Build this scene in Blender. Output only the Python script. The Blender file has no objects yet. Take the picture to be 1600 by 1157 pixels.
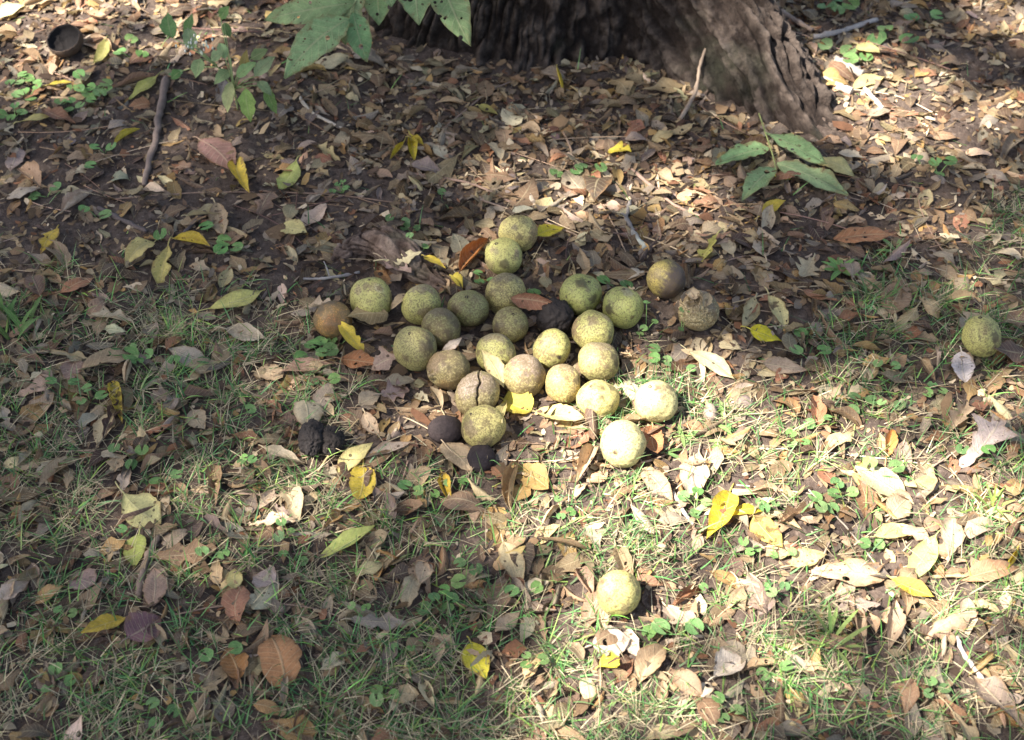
import bpy, math, random
import numpy as np
from mathutils import Vector, Matrix

# ------------------------------------------------------------------ camera, sky, sun, exposure
sc = bpy.context.scene
COL = sc.collection
CAM_H, PITCH, FPX = 1.40, math.radians(45.7), 2222.0      # camera height, depression of the optical axis, focal length in photo pixels
cd = bpy.data.cameras.new('camera'); cam = bpy.data.objects.new('camera', cd); COL.objects.link(cam)
cd.sensor_width = 36; cd.lens = 50; cd.clip_start = 0.05; cd.clip_end = 400
cam.location = (0, 0, CAM_H); cam.rotation_euler = (math.pi/2 - PITCH, 0, 0)
cd.dof.use_dof = True; cd.dof.focus_distance = 1.90; cd.dof.aperture_fstop = 6.3
sc.camera = cam

SUN = Vector((-0.80, -0.30, 1.12)).normalized()            # towards the sun
SUN_EL = math.asin(SUN.z); SUN_ROT = math.atan2(SUN.x, SUN.y)
w = bpy.data.worlds.new('World'); sc.world = w; w.use_nodes = True
nt = w.node_tree; nt.nodes.clear()
sky = nt.nodes.new('ShaderNodeTexSky'); sky.sky_type = 'NISHITA'; sky.sun_disc = False
sky.sun_elevation = SUN_EL; sky.sun_rotation = SUN_ROT; sky.air_density = 1.0; sky.dust_density = 3.0; sky.ozone_density = 0.5
bg = nt.nodes.new('ShaderNodeBackground'); bg.inputs[1].default_value = 0.078
wo = nt.nodes.new('ShaderNodeOutputWorld')
nt.links.new(sky.outputs[0], bg.inputs[0]); nt.links.new(bg.outputs[0], wo.inputs[0])
sl = bpy.data.lights.new('sun', 'SUN'); sl.energy = 5.0; sl.angle = math.radians(0.55); sl.color = (1.0, 0.96, 0.90)
so = bpy.data.objects.new('sun', sl); COL.objects.link(so); so.location = (-4, -2, 6)
so.rotation_euler = (-SUN).to_track_quat('-Z', 'Y').to_euler()
vs = sc.view_settings; vs.view_transform = 'Standard'; vs.look = 'None'; vs.gamma = 1; vs.exposure = 2.2; vs.use_curve_mapping = False
sc.render.engine = 'CYCLES'
sc.cycles.max_bounces = 8; sc.cycles.transparent_max_bounces = 12

rng = np.random.default_rng(11)
R = lambda a, b: float(rng.uniform(a, b))
def pick(seq): return seq[int(rng.integers(len(seq)))]

# ------------------------------------------------------------------ pixels of the photo -> points of the place
CP, SP = math.cos(PITCH), math.sin(PITCH)
def ray(px, py):
    a = (px - 800)/FPX; b = (578.5 - py)/FPX
    return np.array([a, CP + b*SP, -SP + b*CP])
def P(px, py, z=0.0):
    d = ray(px, py); t = (z - CAM_H)/d[2]
    return np.array([d[0]*t, d[1]*t, z])
def pix(p):
    p = np.asarray(p, float); x, y, z = p[..., 0], p[..., 1], p[..., 2] - CAM_H
    dep = y*CP - z*SP; b = (y*SP + z*CP)/dep
    return 800 + FPX*x/dep, 578.5 - FPX*b
def scl(px, py):                                            # metres per photo pixel at that ground point
    g = P(px, py); return (g[1]*CP + CAM_H*SP)/FPX

# ------------------------------------------------------------------ value noise
def _h(i, j, k):
    n = (i.astype(np.int64)*374761393 + j.astype(np.int64)*668265263 + k.astype(np.int64)*2147483647*3) & 0xffffffff
    n = ((n ^ (n >> 13))*1274126177) & 0xffffffff
    n = ((n ^ (n >> 15))*2246822519) & 0xffffffff
    return ((n ^ (n >> 16)) & 0xffffff)/float(0xffffff)
def vn(x, y, z=0.0):
    x, y, z = np.broadcast_arrays(np.asarray(x, float), np.asarray(y, float), np.asarray(z, float))
    i, j, k = np.floor(x), np.floor(y), np.floor(z)
    f, g, h = x-i, y-j, z-k
    f = f*f*(3-2*f); g = g*g*(3-2*g); h = h*h*(3-2*h)
    def c(a, b, d): return _h(i+a, j+b, k+d)
    lo = (c(0,0,0)*(1-f)+c(1,0,0)*f)*(1-g) + (c(0,1,0)*(1-f)+c(1,1,0)*f)*g
    hi = (c(0,0,1)*(1-f)+c(1,0,1)*f)*(1-g) + (c(0,1,1)*(1-f)+c(1,1,1)*f)*g
    return lo*(1-h) + hi*h
def fbm(x, y, z=0.0, o=4):
    s = 0; a = .5; t = 0
    for _ in range(o):
        s = s + a*vn(x, y, z); t += a; x, y, z = x*2.03+7.1, y*2.03+3.7, z*2.03+1.3; a *= .5
    return s/t

# ------------------------------------------------------------------ meshes
def mesh(name, co, quads=None, tris=None, uv=None, tint=None, par=None, smooth=True):
    me = bpy.data.meshes.new(name)
    q = np.zeros((0, 4), int) if quads is None else np.asarray(quads, int).reshape(-1, 4)
    t = np.zeros((0, 3), int) if tris is None else np.asarray(tris, int).reshape(-1, 3)
    co = np.asarray(co, np.float32)
    loops = np.concatenate([q.ravel(), t.ravel()]).astype(np.int32)
    me.vertices.add(len(co)); me.loops.add(len(loops)); me.polygons.add(len(q)+len(t))
    me.vertices.foreach_set('co', co.ravel()); me.loops.foreach_set('vertex_index', loops)
    st = np.concatenate([np.arange(len(q))*4, len(q)*4 + np.arange(len(t))*3]).astype(np.int32)
    me.polygons.foreach_set('loop_start', st)
    if smooth: me.polygons.foreach_set('use_smooth', np.ones(len(st), bool))
    if uv is not None:
        l = me.uv_layers.new(name='UVMap'); l.data.foreach_set('uv', np.asarray(uv, np.float32)[loops].ravel())
    for nm, arr in (('tint', tint), ('par', par)):
        if arr is not None:
            arr = np.asarray(arr, np.float32)
            if arr.ndim == 1: arr = np.tile(arr, (len(co), 1))
            if arr.shape[1] == 3: arr = np.hstack([arr, np.ones((len(arr), 1), np.float32)])
            a = me.attributes.new(nm, 'FLOAT_COLOR', 'POINT'); a.data.foreach_set('color', arr.ravel())
    me.update(calc_edges=True); me.validate()
    return me
def link(name, me, mat, parent=None, loc=None):
    o = bpy.data.objects.new(name, me); COL.objects.link(o)
    if me is not None and mat is not None and len(me.materials) == 0: me.materials.append(mat)
    if parent is not None: o.parent = parent
    if loc is not None: o.location = loc
    return o
def tag(o, label, cat, group=None, kind=None):
    o['label'] = label
    if cat: o['category'] = cat
    if group: o['group'] = group
    if kind: o['kind'] = kind
    return o
def empty(name, loc):
    o = bpy.data.objects.new(name, None); COL.objects.link(o); o.location = loc; o.empty_display_size = .02
    return o
class Bag:                                                  # collects pieces that become one mesh
    def __init__(s): s.co=[]; s.q=[]; s.uv=[]; s.t=[]; s.p=[]; s.n=0
    def add(s, co, q, uv=None, tint=(1,1,1), par=(0,0,0)):
        k = len(co); s.co.append(co); s.q.append(np.asarray(q)+s.n); s.n += k
        s.uv.append(np.zeros((k,2)) if uv is None else uv)
        t = np.asarray(tint, float); s.t.append(np.tile(t,(k,1)) if t.ndim==1 else t)
        t = np.asarray(par, float); s.p.append(np.tile(t,(k,1)) if t.ndim==1 else t)
    def mesh(s, name, origin=(0,0,0)):
        return mesh(name, np.concatenate(s.co)-np.asarray(origin), np.concatenate(s.q), uv=np.concatenate(s.uv), tint=np.concatenate(s.t), par=np.concatenate(s.p))

# ------------------------------------------------------------------ materials
def material(name):
    m = bpy.data.materials.new(name); m.use_nodes = True; m.node_tree.nodes.clear()
    N = m.node_tree.nodes; Lk = m.node_tree.links
    def n(t, **k):
        x = N.new('ShaderNode'+t)
        for a, b in k.items(): setattr(x, a, b)
        return x
    def l(a, b): Lk.new(a, b)
    return m, n, l
def mth(n, l, op, a, b=None, c=None, clamp=False):
    x = n('Math', operation=op, use_clamp=clamp)
    for i, v in enumerate((a, b, c)):
        if v is None: continue
        if hasattr(v, 'is_linked'): l(v, x.inputs[i])
        else: x.inputs[i].default_value = v
    return x.outputs[0]
def mixc(n, l, fac, a, b, mode='MIX'):
    x = n('Mix', data_type='RGBA', blend_type=mode)
    for s, v in ((0, fac), (6, a), (7, b)):
        if hasattr(v, 'is_linked'): l(v, x.inputs[s])
        elif s == 0: x.inputs[0].default_value = v
        else: x.inputs[s].default_value = (*v, 1)
    return x.outputs[2]
def ramp(n, l, v, lo, hi):
    x = n('MapRange'); l(v, x.inputs[0]); x.inputs[1].default_value = lo; x.inputs[2].default_value = hi
    return x.outputs[0]
def noise(n, l, scale, det=3, rough=.6, vec=None):
    x = n('TexNoise'); x.inputs['Scale'].default_value = scale; x.inputs['Detail'].default_value = det; x.inputs['Roughness'].default_value = rough
    if vec is not None: l(vec, x.inputs['Vector'])
    return x.outputs[0]

def leaf_material():
    m, n, l = material('leaf')
    tint = n('Attribute', attribute_name='tint').outputs['Color']
    par = n('SeparateColor'); l(n('Attribute', attribute_name='par').outputs['Color'], par.inputs[0])
    pos = n('NewGeometry').outputs['Position']
    uv = n('SeparateXYZ'); l(n('UVMap').outputs[0], uv.inputs[0])
    u, v = uv.outputs[0], uv.outputs[1]
    av = mth(n, l, 'ABSOLUTE', v)
    mid = mth(n, l, 'SUBTRACT', 1.0, ramp(n, l, av, 0.02, 0.09))
    ph = mth(n, l, 'MULTIPLY', mth(n, l, 'SUBTRACT', u, mth(n, l, 'MULTIPLY', av, .16)), 62.0)
    side = ramp(n, l, mth(n, l, 'SINE', ph), .80, 1.0)
    vein = mth(n, l, 'MAXIMUM', mid, mth(n, l, 'MULTIPLY', side, .55))
    m1 = noise(n, l, 55, 4, .6, pos); m2 = noise(n, l, 420, 3, .6, pos)
    c = mixc(n, l, 1.0, tint, (1,1,1), 'MULTIPLY')
    k = mth(n, l, 'ADD', mth(n, l, 'MULTIPLY', m1, 1.15), mth(n, l, 'MULTIPLY', m2, .65))
    kk = n('CombineColor'); [l(k, kk.inputs[i]) for i in range(3)]
    k2 = mth(n, l, 'ADD', k, .12)
    c = mixc(n, l, 1.0, c, kk.outputs[0], 'MULTIPLY')
    vcol = mixc(n, l, .5, c, (.62,.52,.30))
    c = mixc(n, l, mth(n, l, 'MULTIPLY', vein, .55), c, vcol, 'MIX')
    # brown blotches and pin spots, amount in par.R
    sp = noise(n, l, 95, 2, .5, pos)
    thr = mth(n, l, 'SUBTRACT', .80, mth(n, l, 'MULTIPLY', par.outputs[0], .38))
    blot = mth(n, l, 'MULTIPLY', mth(n, l, 'SUBTRACT', sp, thr), 14.0, clamp=True)
    c = mixc(n, l, mth(n, l, 'MULTIPLY', blot, .82), c, (.09,.05,.028))
    er = ramp(n, l, mth(n, l, 'ADD', mth(n, l, 'MAXIMUM', av, mth(n, l, 'SUBTRACT', mth(n, l, 'MULTIPLY', u, 1.0), .06)), mth(n, l, 'MULTIPLY', sp, .9)), 1.22, 1.46)
    c = mixc(n, l, mth(n, l, 'MULTIPLY', er, mth(n, l, 'MULTIPLY', par.outputs[0], 1.6, clamp=True), clamp=True), c, (.22,.12,.05))
    vo = n('TexVoronoi'); vo.inputs['Scale'].default_value = 130; l(pos, vo.inputs['Vector'])
    vc = n('SeparateColor'); l(vo.outputs['Color'], vc.inputs[0])
    pin = mth(n, l, 'MULTIPLY', mth(n, l, 'LESS_THAN', vo.outputs['Distance'], mth(n, l, 'MULTIPLY', vc.outputs[0], .32)),
              mth(n, l, 'GREATER_THAN', par.outputs[0], vc.outputs[1]))
    c = mixc(n, l, mth(n, l, 'MULTIPLY', pin, .8), c, (.06,.035,.02))
    bs = n('BsdfPrincipled'); l(c, bs.inputs['Base Color']); bs.inputs['Roughness'].default_value = .62; bs.inputs['Specular IOR Level'].default_value = .28
    bp = n('Bump'); bp.inputs['Strength'].default_value = .6; bp.inputs['Distance'].default_value = .0016
    l(mth(n, l, 'ADD', mth(n, l, 'MULTIPLY', vein, .7), m2), bp.inputs['Height']); l(bp.outputs[0], bs.inputs['Normal'])
    tr = n('BsdfTranslucent'); l(c, tr.inputs[0])
    mx = n('MixShader'); l(par.outputs[1], mx.inputs[0]); l(bs.outputs[0], mx.inputs[1]); l(tr.outputs[0], mx.inputs[2])
    # insect holes, amount in par.B
    hv = n('TexVoronoi'); hv.inputs['Scale'].default_value = 85; l(pos, hv.inputs['Vector'])
    hc = n('SeparateColor'); l(hv.outputs['Color'], hc.inputs[0])
    hole = mth(n, l, 'MULTIPLY', mth(n, l, 'LESS_THAN', hv.outputs['Distance'], mth(n, l, 'MULTIPLY', hc.outputs[2], .42)),
               mth(n, l, 'GREATER_THAN', par.outputs[2], hc.outputs[1]))
    tp = n('BsdfTransparent'); m2x = n('MixShader'); l(hole, m2x.inputs[0]); l(mx.outputs[0], m2x.inputs[1]); l(tp.outputs[0], m2x.inputs[2])
    l(m2x.outputs[0], n('OutputMaterial').inputs[0])
    return m
def simple_tint(name, rough=.7, trans=0.0, s1=60, s2=500, bump=.3, spec=.3):
    m, n, l = material(name)
    tint = n('Attribute', attribute_name='tint').outputs['Color']
    pos = n('NewGeometry').outputs['Position']
    a = noise(n, l, s1, 4, .6, pos); b = noise(n, l, s2, 3, .6, pos)
    k = mth(n, l, 'ADD', mth(n, l, 'MULTIPLY', a, 1.1), mth(n, l, 'MULTIPLY', b, .9))
    kk = n('CombineColor'); [l(k, kk.inputs[i]) for i in range(3)]
    c = mixc(n, l, 1.0, tint, kk.outputs[0], 'MULTIPLY')
    bs = n('BsdfPrincipled'); l(c, bs.inputs['Base Color']); bs.inputs['Roughness'].default_value = rough; bs.inputs['Specular IOR Level'].default_value = spec
    if bump:
        bp = n('Bump'); bp.inputs['Strength'].default_value = bump; bp.inputs['Distance'].default_value = .001
        l(b, bp.inputs['Height']); l(bp.outputs[0], bs.inputs['Normal'])
    out = bs.outputs[0]
    if trans:
        tr = n('BsdfTranslucent'); l(c, tr.inputs[0]); mx = n('MixShader'); mx.inputs[0].default_value = trans
        l(out, mx.inputs[1]); l(tr.outputs[0], mx.inputs[2]); out = mx.outputs[0]
    l(out, n('OutputMaterial').inputs[0])
    return m
def husk_material():
    m, n, l = material('walnut_husk')
    tint = n('Attribute', attribute_name='tint').outputs['Color']
    par = n('SeparateColor'); l(n('Attribute', attribute_name='par').outputs['Color'], par.inputs[0])
    pos = n('NewGeometry').outputs['Position']
    a = noise(n, l, 130, 4, .65, pos); b = noise(n, l, 430, 4, .7, pos); d = noise(n, l, 1400, 2, .6, pos)
    k = mth(n, l, 'ADD', mth(n, l, 'MULTIPLY', a, .65), mth(n, l, 'ADD', mth(n, l, 'MULTIPLY', b, .45), .42))
    kk = n('CombineColor'); [l(k, kk.inputs[i]) for i in range(3)]
    c = mixc(n, l, 1.0, tint, kk.outputs[0], 'MULTIPLY')
    # dark corky freckles, denser where par.R is high
    fr = ramp(n, l, mth(n, l, 'ADD', b, mth(n, l, 'MULTIPLY', par.outputs[0], .18)), .51, .63)
    c = mixc(n, l, mth(n, l, 'MULTIPLY', fr, .74), c, (.10,.072,.03))
    bl = ramp(n, l, mth(n, l, 'ADD', a, mth(n, l, 'MULTIPLY', par.outputs[0], .10)), .56, .70)
    c = mixc(n, l, mth(n, l, 'MULTIPLY', bl, .6), c, (.13,.09,.05))
    bs = n('BsdfPrincipled'); l(c, bs.inputs['Base Color']); bs.inputs['Roughness'].default_value = .58; bs.inputs['Specular IOR Level'].default_value = .32
    bp = n('Bump'); bp.inputs['Strength'].default_value = .45; bp.inputs['Distance'].default_value = .0009
    l(mth(n, l, 'ADD', b, mth(n, l, 'MULTIPLY', d, .5)), bp.inputs['Height']); l(bp.outputs[0], bs.inputs['Normal'])
    l(bs.outputs[0], n('OutputMaterial').inputs[0])
    return m
def soil_material():
    m, n, l = material('soil')
    pos = n('NewGeometry').outputs['Position']
    a = noise(n, l, 9, 5, .65, pos); b = noise(n, l, 120, 5, .7, pos); d = noise(n, l, 700, 3, .6, pos)
    c = mixc(n, l, ramp(n, l, a, .35, .65), (.060,.042,.033), (.10,.072,.055))
    c = mixc(n, l, ramp(n, l, b, .52, .70), c, (.165,.122,.094))
    c = mixc(n, l, ramp(n, l, b, .46, .30), c, (.032,.023,.019))
    c = mixc(n, l, ramp(n, l, d, .62, .72), c, (.20,.15,.11))
    bs = n('BsdfPrincipled'); l(c, bs.inputs['Base Color']); bs.inputs['Roughness'].default_value = .95; bs.inputs['Specular IOR Level'].default_value = .15
    bp = n('Bump'); bp.inputs['Strength'].default_value = .9; bp.inputs['Distance'].default_value = .004
    l(mth(n, l, 'ADD', b, mth(n, l, 'MULTIPLY', d, .35)), bp.inputs['Height']); l(bp.outputs[0], bs.inputs['Normal'])
    l(bs.outputs[0], n('OutputMaterial').inputs[0])
    return m
def bark_material():
    m, n, l = material('bark')
    par = n('SeparateColor'); l(n('Attribute', attribute_name='par').outputs['Color'], par.inputs[0])   # R = how proud the ridge is
    pos = n('NewGeometry').outputs['Position']
    a = noise(n, l, 22, 5, .7, pos); b = noise(n, l, 130, 6, .75, pos); e = noise(n, l, 7, 3, .6, pos)
    tint = n('Attribute', attribute_name='tint').outputs['Color']
    c = mixc(n, l, par.outputs[0], (.040,.028,.022), (.165,.128,.105))  # furrows coloured darker too: occlusion painted in on top of the relief
    c = mixc(n, l, mth(n, l, 'MULTIPLY', ramp(n, l, a, .52, .72), .30), c, (.24,.205,.180))
    c = mixc(n, l, mth(n, l, 'MULTIPLY', ramp(n, l, e, .55, .70), .35), c, (.13,.145,.095))
    k = mth(n, l, 'ADD', mth(n, l, 'MULTIPLY', b, 2.2), -.10); kk = n('CombineColor'); [l(k, kk.inputs[i]) for i in range(3)]
    c = mixc(n, l, 1.0, c, kk.outputs[0], 'MULTIPLY')
    c = mixc(n, l, 1.0, c, tint, 'MULTIPLY')
    bs = n('BsdfPrincipled'); l(c, bs.inputs['Base Color']); bs.inputs['Roughness'].default_value = .92; bs.inputs['Specular IOR Level'].default_value = .15
    bp = n('Bump'); bp.inputs['Strength'].default_value = 1.0; bp.inputs['Distance'].default_value = .009
    l(mth(n, l, 'ADD', b, mth(n, l, 'MULTIPLY', a, 1.2)), bp.inputs['Height']); l(bp.outputs[0], bs.inputs['Normal'])
    l(bs.outputs[0], n('OutputMaterial').inputs[0])
    return m
M_LEAF = leaf_material(); M_HUSK = husk_material(); M_SOIL = soil_material(); M_BARK = bark_material()
M_GRASS = simple_tint('grass_blade', .55, .30, 40, 300, 0, .3)
M_TWIG = simple_tint('twig', .85, 0, 70, 600, .6, .2)
M_ROT = simple_tint('rotten_husk', .8, 0, 90, 420, 1.0, .25)
M_DEBRIS = simple_tint('litter_crumbs', .85, .08, 60, 500, .3, .2)

# ------------------------------------------------------------------ ground
def zones(px, py):
    """(grass, litter) densities 0..1 by place; given in photo pixels of the ground point"""
    px = np.asarray(px, float); py = np.asarray(py, float)
    edge = np.interp(px, [-200, 0, 150, 320, 470, 560, 640, 760, 880, 960, 1010, 1080, 1240, 1320, 1450, 1600, 1900],
                     [430, 430, 445, 440, 500, 590, 690, 735, 700, 600, 560, 590, 560, 450, 390, 330, 300])
    n1 = (fbm(px/70.0, py/45.0, 3.3, 3)-.5)
    g = np.clip((py - edge + n1*190)/60 + .5, 0, 1)
    n2 = fbm(px/60.0+31, py/40.0+9, 1.7, 3)
    bare = np.clip((n2-.52)*7, 0, 1)
    # walnuts' own bed of litter and two litter pockets in the lawn
    for (cx, cy, rx, ry, a) in ((1130, 520, 110, 50, .9), (650, 660, 80, 70, .8), (1250, 600, 90, 60, .55), (420, 960, 130, 60, .35), (1010, 1030, 110, 50, .5), (80, 570, 110, 50, .5), (1530, 700, 90, 60, .4)):
        g = g*(1 - a*np.exp(-((px-cx)/rx)**2 - ((py-cy)/ry)**2))
    g = g*(1-.75*bare)
    # litter: thick under the tree, sparse on the soil to its left
    lit = .55 + .45*np.exp(-((px-960)/330)**2 - ((py-250)/230)**2)
    lit = lit - .25*np.exp(-((px-330)/260)**2 - ((py-260)/140)**2)
    return g, np.clip(lit, 0, 1)
X0, X1, Y0, Y1, RES = -1.7, 1.7, .35, 3.3, .004
gx = np.arange(X0, X1, RES); gy = np.arange(Y0, Y1, RES)
GX, GY = np.meshgrid(gx, gy, indexing='ij')
def ground_h(x, y):
    return .030*(fbm(x*1.6, y*1.6, 5.5, 3)-.5) + .016*(fbm(x*14, y*14, 2.2, 3)-.5) + .007*(vn(x*95, y*95, 8.1)-.5)
H = ground_h(GX, GY).astype(np.float32); H0 = H.copy()
COVER = np.zeros_like(H, np.int16)
def cell(x, y):
    return np.clip(((x-X0)/RES).astype(int), 0, len(gx)-1), np.clip(((y-Y0)/RES).astype(int), 0, len(gy)-1)
def Hs(x, y):
    i, j = cell(np.asarray(x, float), np.asarray(y, float)); return H[i, j]

def spread(lo, hi, step, far, growth=1.35):
    mid = np.arange(lo, hi+1e-6, step); out = []; s = step; p = hi
    while p < far: s *= growth; p += s; out.append(p)
    out = np.array(out); return np.concatenate([(lo - (out-hi))[::-1], mid, out])
xs = spread(-1.6, 1.6, .0085, 90); ys = spread(.4, 3.2, .0085, 90)
A, B = np.meshgrid(xs, ys, indexing='ij'); Z = ground_h(A, B)
nx, ny = len(xs), len(ys)
idx = np.arange(nx*ny).reshape(nx, ny)
q = np.stack([idx[:-1,:-1], idx[1:,:-1], idx[1:,1:], idx[:-1,1:]], -1).reshape(-1, 4)
g = link('ground', mesh('ground', np.stack([A, B, Z], -1).reshape(-1, 3), q), M_SOIL)
g['kind'] = 'structure'; g['label'] = 'dark brown soil under the leaf litter and thin grass'

# ------------------------------------------------------------------ sunlit spots (places where the crown lets the sun through)
SPOTS = [(1190,715,250,80,1.0,14),(1040,645,80,50,.95,0),(1400,795,190,75,.85,10),(975,690,70,50,.95,0),(880,655,60,25,.6,0),(1110,570,60,22,.8,15),
 (1365,160,185,58,1.0,10),(1450,155,95,48,1.0,0),(1262,195,45,28,.85,0),(140,28,215,46,1.0,0),(1270,760,300,95,.85,8),(20,15,70,50,.85,0),(330,15,60,20,.5,0),(60,120,60,50,.4,0),(895,285,75,35,.6,10),
 (1560,380,70,45,.65,0),(1500,645,130,45,.6,0),(1585,700,60,60,.6,0),(1550,880,100,70,.75,0),(1350,945,150,45,.6,0),(1480,1010,120,55,.65,0),
 (985,905,95,55,.7,0),(1010,1060,140,50,.45,0),(850,790,140,45,.5,0),(760,800,70,40,.4,0),(450,800,85,40,.6,-10),(555,720,45,28,.65,0),
 (795,640,40,20,.35,0),(935,615,55,35,.6,0),(1590,25,50,40,.65,0),(380,265,40,25,.45,0),(805,365,60,40,.3,0),(820,580,45,35,.3,0),
 (1180,900,90,55,.65,0),(480,545,50,40,.25,0),(215,785,45,35,.3,0),(1100,330,50,30,.25,0),(1560,250,50,30,.3,0)]
SPW = []
for (cx, cy, rx, ry, am, an) in SPOTS:
    c = P(cx, cy); s = scl(cx, cy)
    SPW.append((c[0], c[1], rx*s + .030, ry*s/.70 + .035, am, -math.radians(an)))
def lit(x, y):
    t = np.full(np.shape(x), .012)
    for (cx, cy, a, b, am, an) in SPW:
        dx, dy = x-cx, y-cy
        u = (dx*math.cos(an)+dy*math.sin(an))/a; v = (-dx*math.sin(an)+dy*math.cos(an))/b
        t = np.maximum(t, am*np.exp(-np.maximum(u*u+v*v-.45, 0)*1.3))
    return np.minimum(t*1.2, 1)

# ------------------------------------------------------------------ swept tubes
def tube(pts, rad, sides=8, rough=.0, seed=0.0):
    pts = np.asarray(pts, float); rad = np.asarray(rad, float); k = len(pts)
    T = np.gradient(pts, axis=0); T /= np.linalg.norm(T, axis=1)[:, None] + 1e-12
    ref = np.array([0, 0, 1.0]) if abs(T[0][2]) < .9 else np.array([1.0, 0, 0])
    co = []; uv = []
    Nn = np.cross(T[0], ref); Nn /= np.linalg.norm(Nn)
    for i in range(k):
        Nn = Nn - T[i]*np.dot(Nn, T[i]); Nn /= np.linalg.norm(Nn) + 1e-12
        Bn = np.cross(T[i], Nn)
        a = np.arange(sides)/sides*2*math.pi
        r = rad[i]*(1 + rough*(vn(np.cos(a)*2+seed, np.sin(a)*2+i*.37, i*.9+seed)-.5)*2)
        co.append(pts[i] + (np.cos(a)*r)[:, None]*Nn + (np.sin(a)*r)[:, None]*Bn)
        uv.append(np.stack([np.full(sides, i/(k-1)), np.arange(sides)/sides], -1))
    n0 = k*sides
    co.append(pts[:1]); co.append(pts[-1:]); uv.append(np.zeros((2, 2)))
    i, j = np.meshgrid(np.arange(k-1), np.arange(sides), indexing='ij'); j2 = (j+1) % sides
    q = np.stack([i*sides+j, i*sides+j2, (i+1)*sides+j2, (i+1)*sides+j], -1).reshape(-1, 4)
    jj = np.arange(0, sides, 2)
    c1 = np.stack([np.full(len(jj), n0), (jj+2) % sides, jj+1, jj], -1)
    b = (k-1)*sides
    c2 = np.stack([np.full(len(jj), n0+1), b+jj, b+jj+1, b+(jj+2) % sides], -1)
    return np.concatenate(co), np.concatenate([q, c1, c2]), np.concatenate(uv)
def smooth_path(pts, n):
    pts = np.asarray(pts, float); k = len(pts)
    t = np.linspace(0, k-1, n); i = np.clip(t.astype(int), 0, k-2); f = (t-i)[:, None]
    p0 = pts[np.clip(i-1, 0, k-1)]; p1 = pts[i]; p2 = pts[i+1]; p3 = pts[np.clip(i+2, 0, k-1)]
    return .5*(2*p1 + (p2-p0)*f + (2*p0-5*p1+4*p2-p3)*f**2 + (3*p1-p0-3*p2+p3)*f**3)

# ------------------------------------------------------------------ leaves
def profile(shape, u):
    u = np.clip(u, 1e-4, 1-1e-4)
    if shape == 'lance': p = np.sin(math.pi*u**.92)**1.15
    elif shape == 'obovate': p = np.sin(math.pi*u**1.35)**.9
    elif shape == 'round': p = np.sqrt(np.clip(1-(2*u-1)**2, 0, 1))**.9
    elif shape == 'oak': p = np.sin(math.pi*u**1.15)**.75*(1+.42*np.sin(2*math.pi*(3.2*u+.1)))/1.25
    else: p = np.sin(math.pi*u**.80)**.95
    return np.maximum(p, .02)
def leaf(L, W, shape='ovate', bend=.3, fold=.2, cup=.3, twist=0, sweep=0, rough=.06, tear=0, nu=12, nv=6, bend0=None):
    u = np.linspace(0, 1, nu+1); v = np.linspace(-1, 1, nv+1)
    base = profile(shape, u)*W/2
    hw = np.stack([base*(1+rough*rng.normal(0, 1, nu+1)), base*(1+rough*rng.normal(0, 1, nu+1))])
    for _ in range(tear):
        s = int(rng.integers(2)); c = R(.15, .95); d = R(.05, .16)
        hw[s] *= 1 - R(.35, .8)*np.exp(-((u-c)/d)**2)
    ang = bend*(u-.5) if bend0 is None else bend0 + bend*u
    dx = np.cos(ang)*L/nu; dz = -np.sin(ang)*L/nu
    x = np.concatenate([[0], np.cumsum((dx[1:]+dx[:-1])/2)]); z = np.concatenate([[0], np.cumsum((dz[1:]+dz[:-1])/2)])
    nxv, nzv = np.sin(ang), np.cos(ang)
    t = np.abs(v)[None, :]*np.ones((nu+1, 1)); side = np.sign(v)[None, :]
    hwv = np.where(side < 0, hw[0][:, None], hw[1][:, None])
    # cross-section: arc leaving the midrib at angle fold and turning by cup
    K = 5; yy = np.zeros_like(t); zz = np.zeros_like(t)
    cs = cup*(1+.5*rng.normal(0, .3)) ; asym = R(.6, 1.4)
    cupv = np.where(side < 0, cs*asym, cs/asym)
    for i in range(K):
        tt = t*(i+.5)/K; a = fold + cupv*tt
        yy += np.cos(a)*hwv*t/K; zz += np.sin(a)*hwv*t/K
    yy *= side
    tw = twist*(u-.5)[:, None]
    yy, zz = yy*np.cos(tw)-zz*np.sin(tw), yy*np.sin(tw)+zz*np.cos(tw)
    p1, p2, p3, p4 = rng.uniform(0, 6.28, 4)
    wob = L*rough*.35*(np.sin(u[:, None]*R(5, 11)+p1+v[None]*2)*t + .7*np.sin(u[:, None]*R(9, 18)+p2)*v[None]*t + .4*np.sin(v[None]*5+p3+u[:, None]*4))
    zz = zz + wob
    yc = sweep*L*4*u*(1-u)
    co = np.stack([x[:, None] + nxv[:, None]*zz, yc[:, None] + yy, z[:, None] + nzv[:, None]*zz], -1).reshape(-1, 3)
    idx = np.arange((nu+1)*(nv+1)).reshape(nu+1, nv+1)
    q = np.stack([idx[:-1,:-1], idx[1:,:-1], idx[1:,1:], idx[:-1,1:]], -1).reshape(-1, 4)
    uv = np.stack(np.meshgrid(u, v, indexing='ij'), -1).reshape(-1, 2)
    return co, q, uv
def with_petiole(co, q, uv, L, length=.25, rad=.0011):
    a = co[np.argmin(uv[:, 0]*10 + np.abs(uv[:, 1]))]
    k = R(-.4, .4)
    pts = [a+np.array([.004, 0, 0]), a+np.array([-L*length*.5, k*L*length*.2, .001]), a+np.array([-L*length, k*L*length*.7, -.002])]
    c2, q2, _ = tube(smooth_path(pts, 5), np.linspace(rad, rad*.8, 5), 4)
    return np.concatenate([co, c2]), np.concatenate([q, q2+len(co)]), np.concatenate([uv, np.full((len(c2), 2), .0)])
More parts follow.
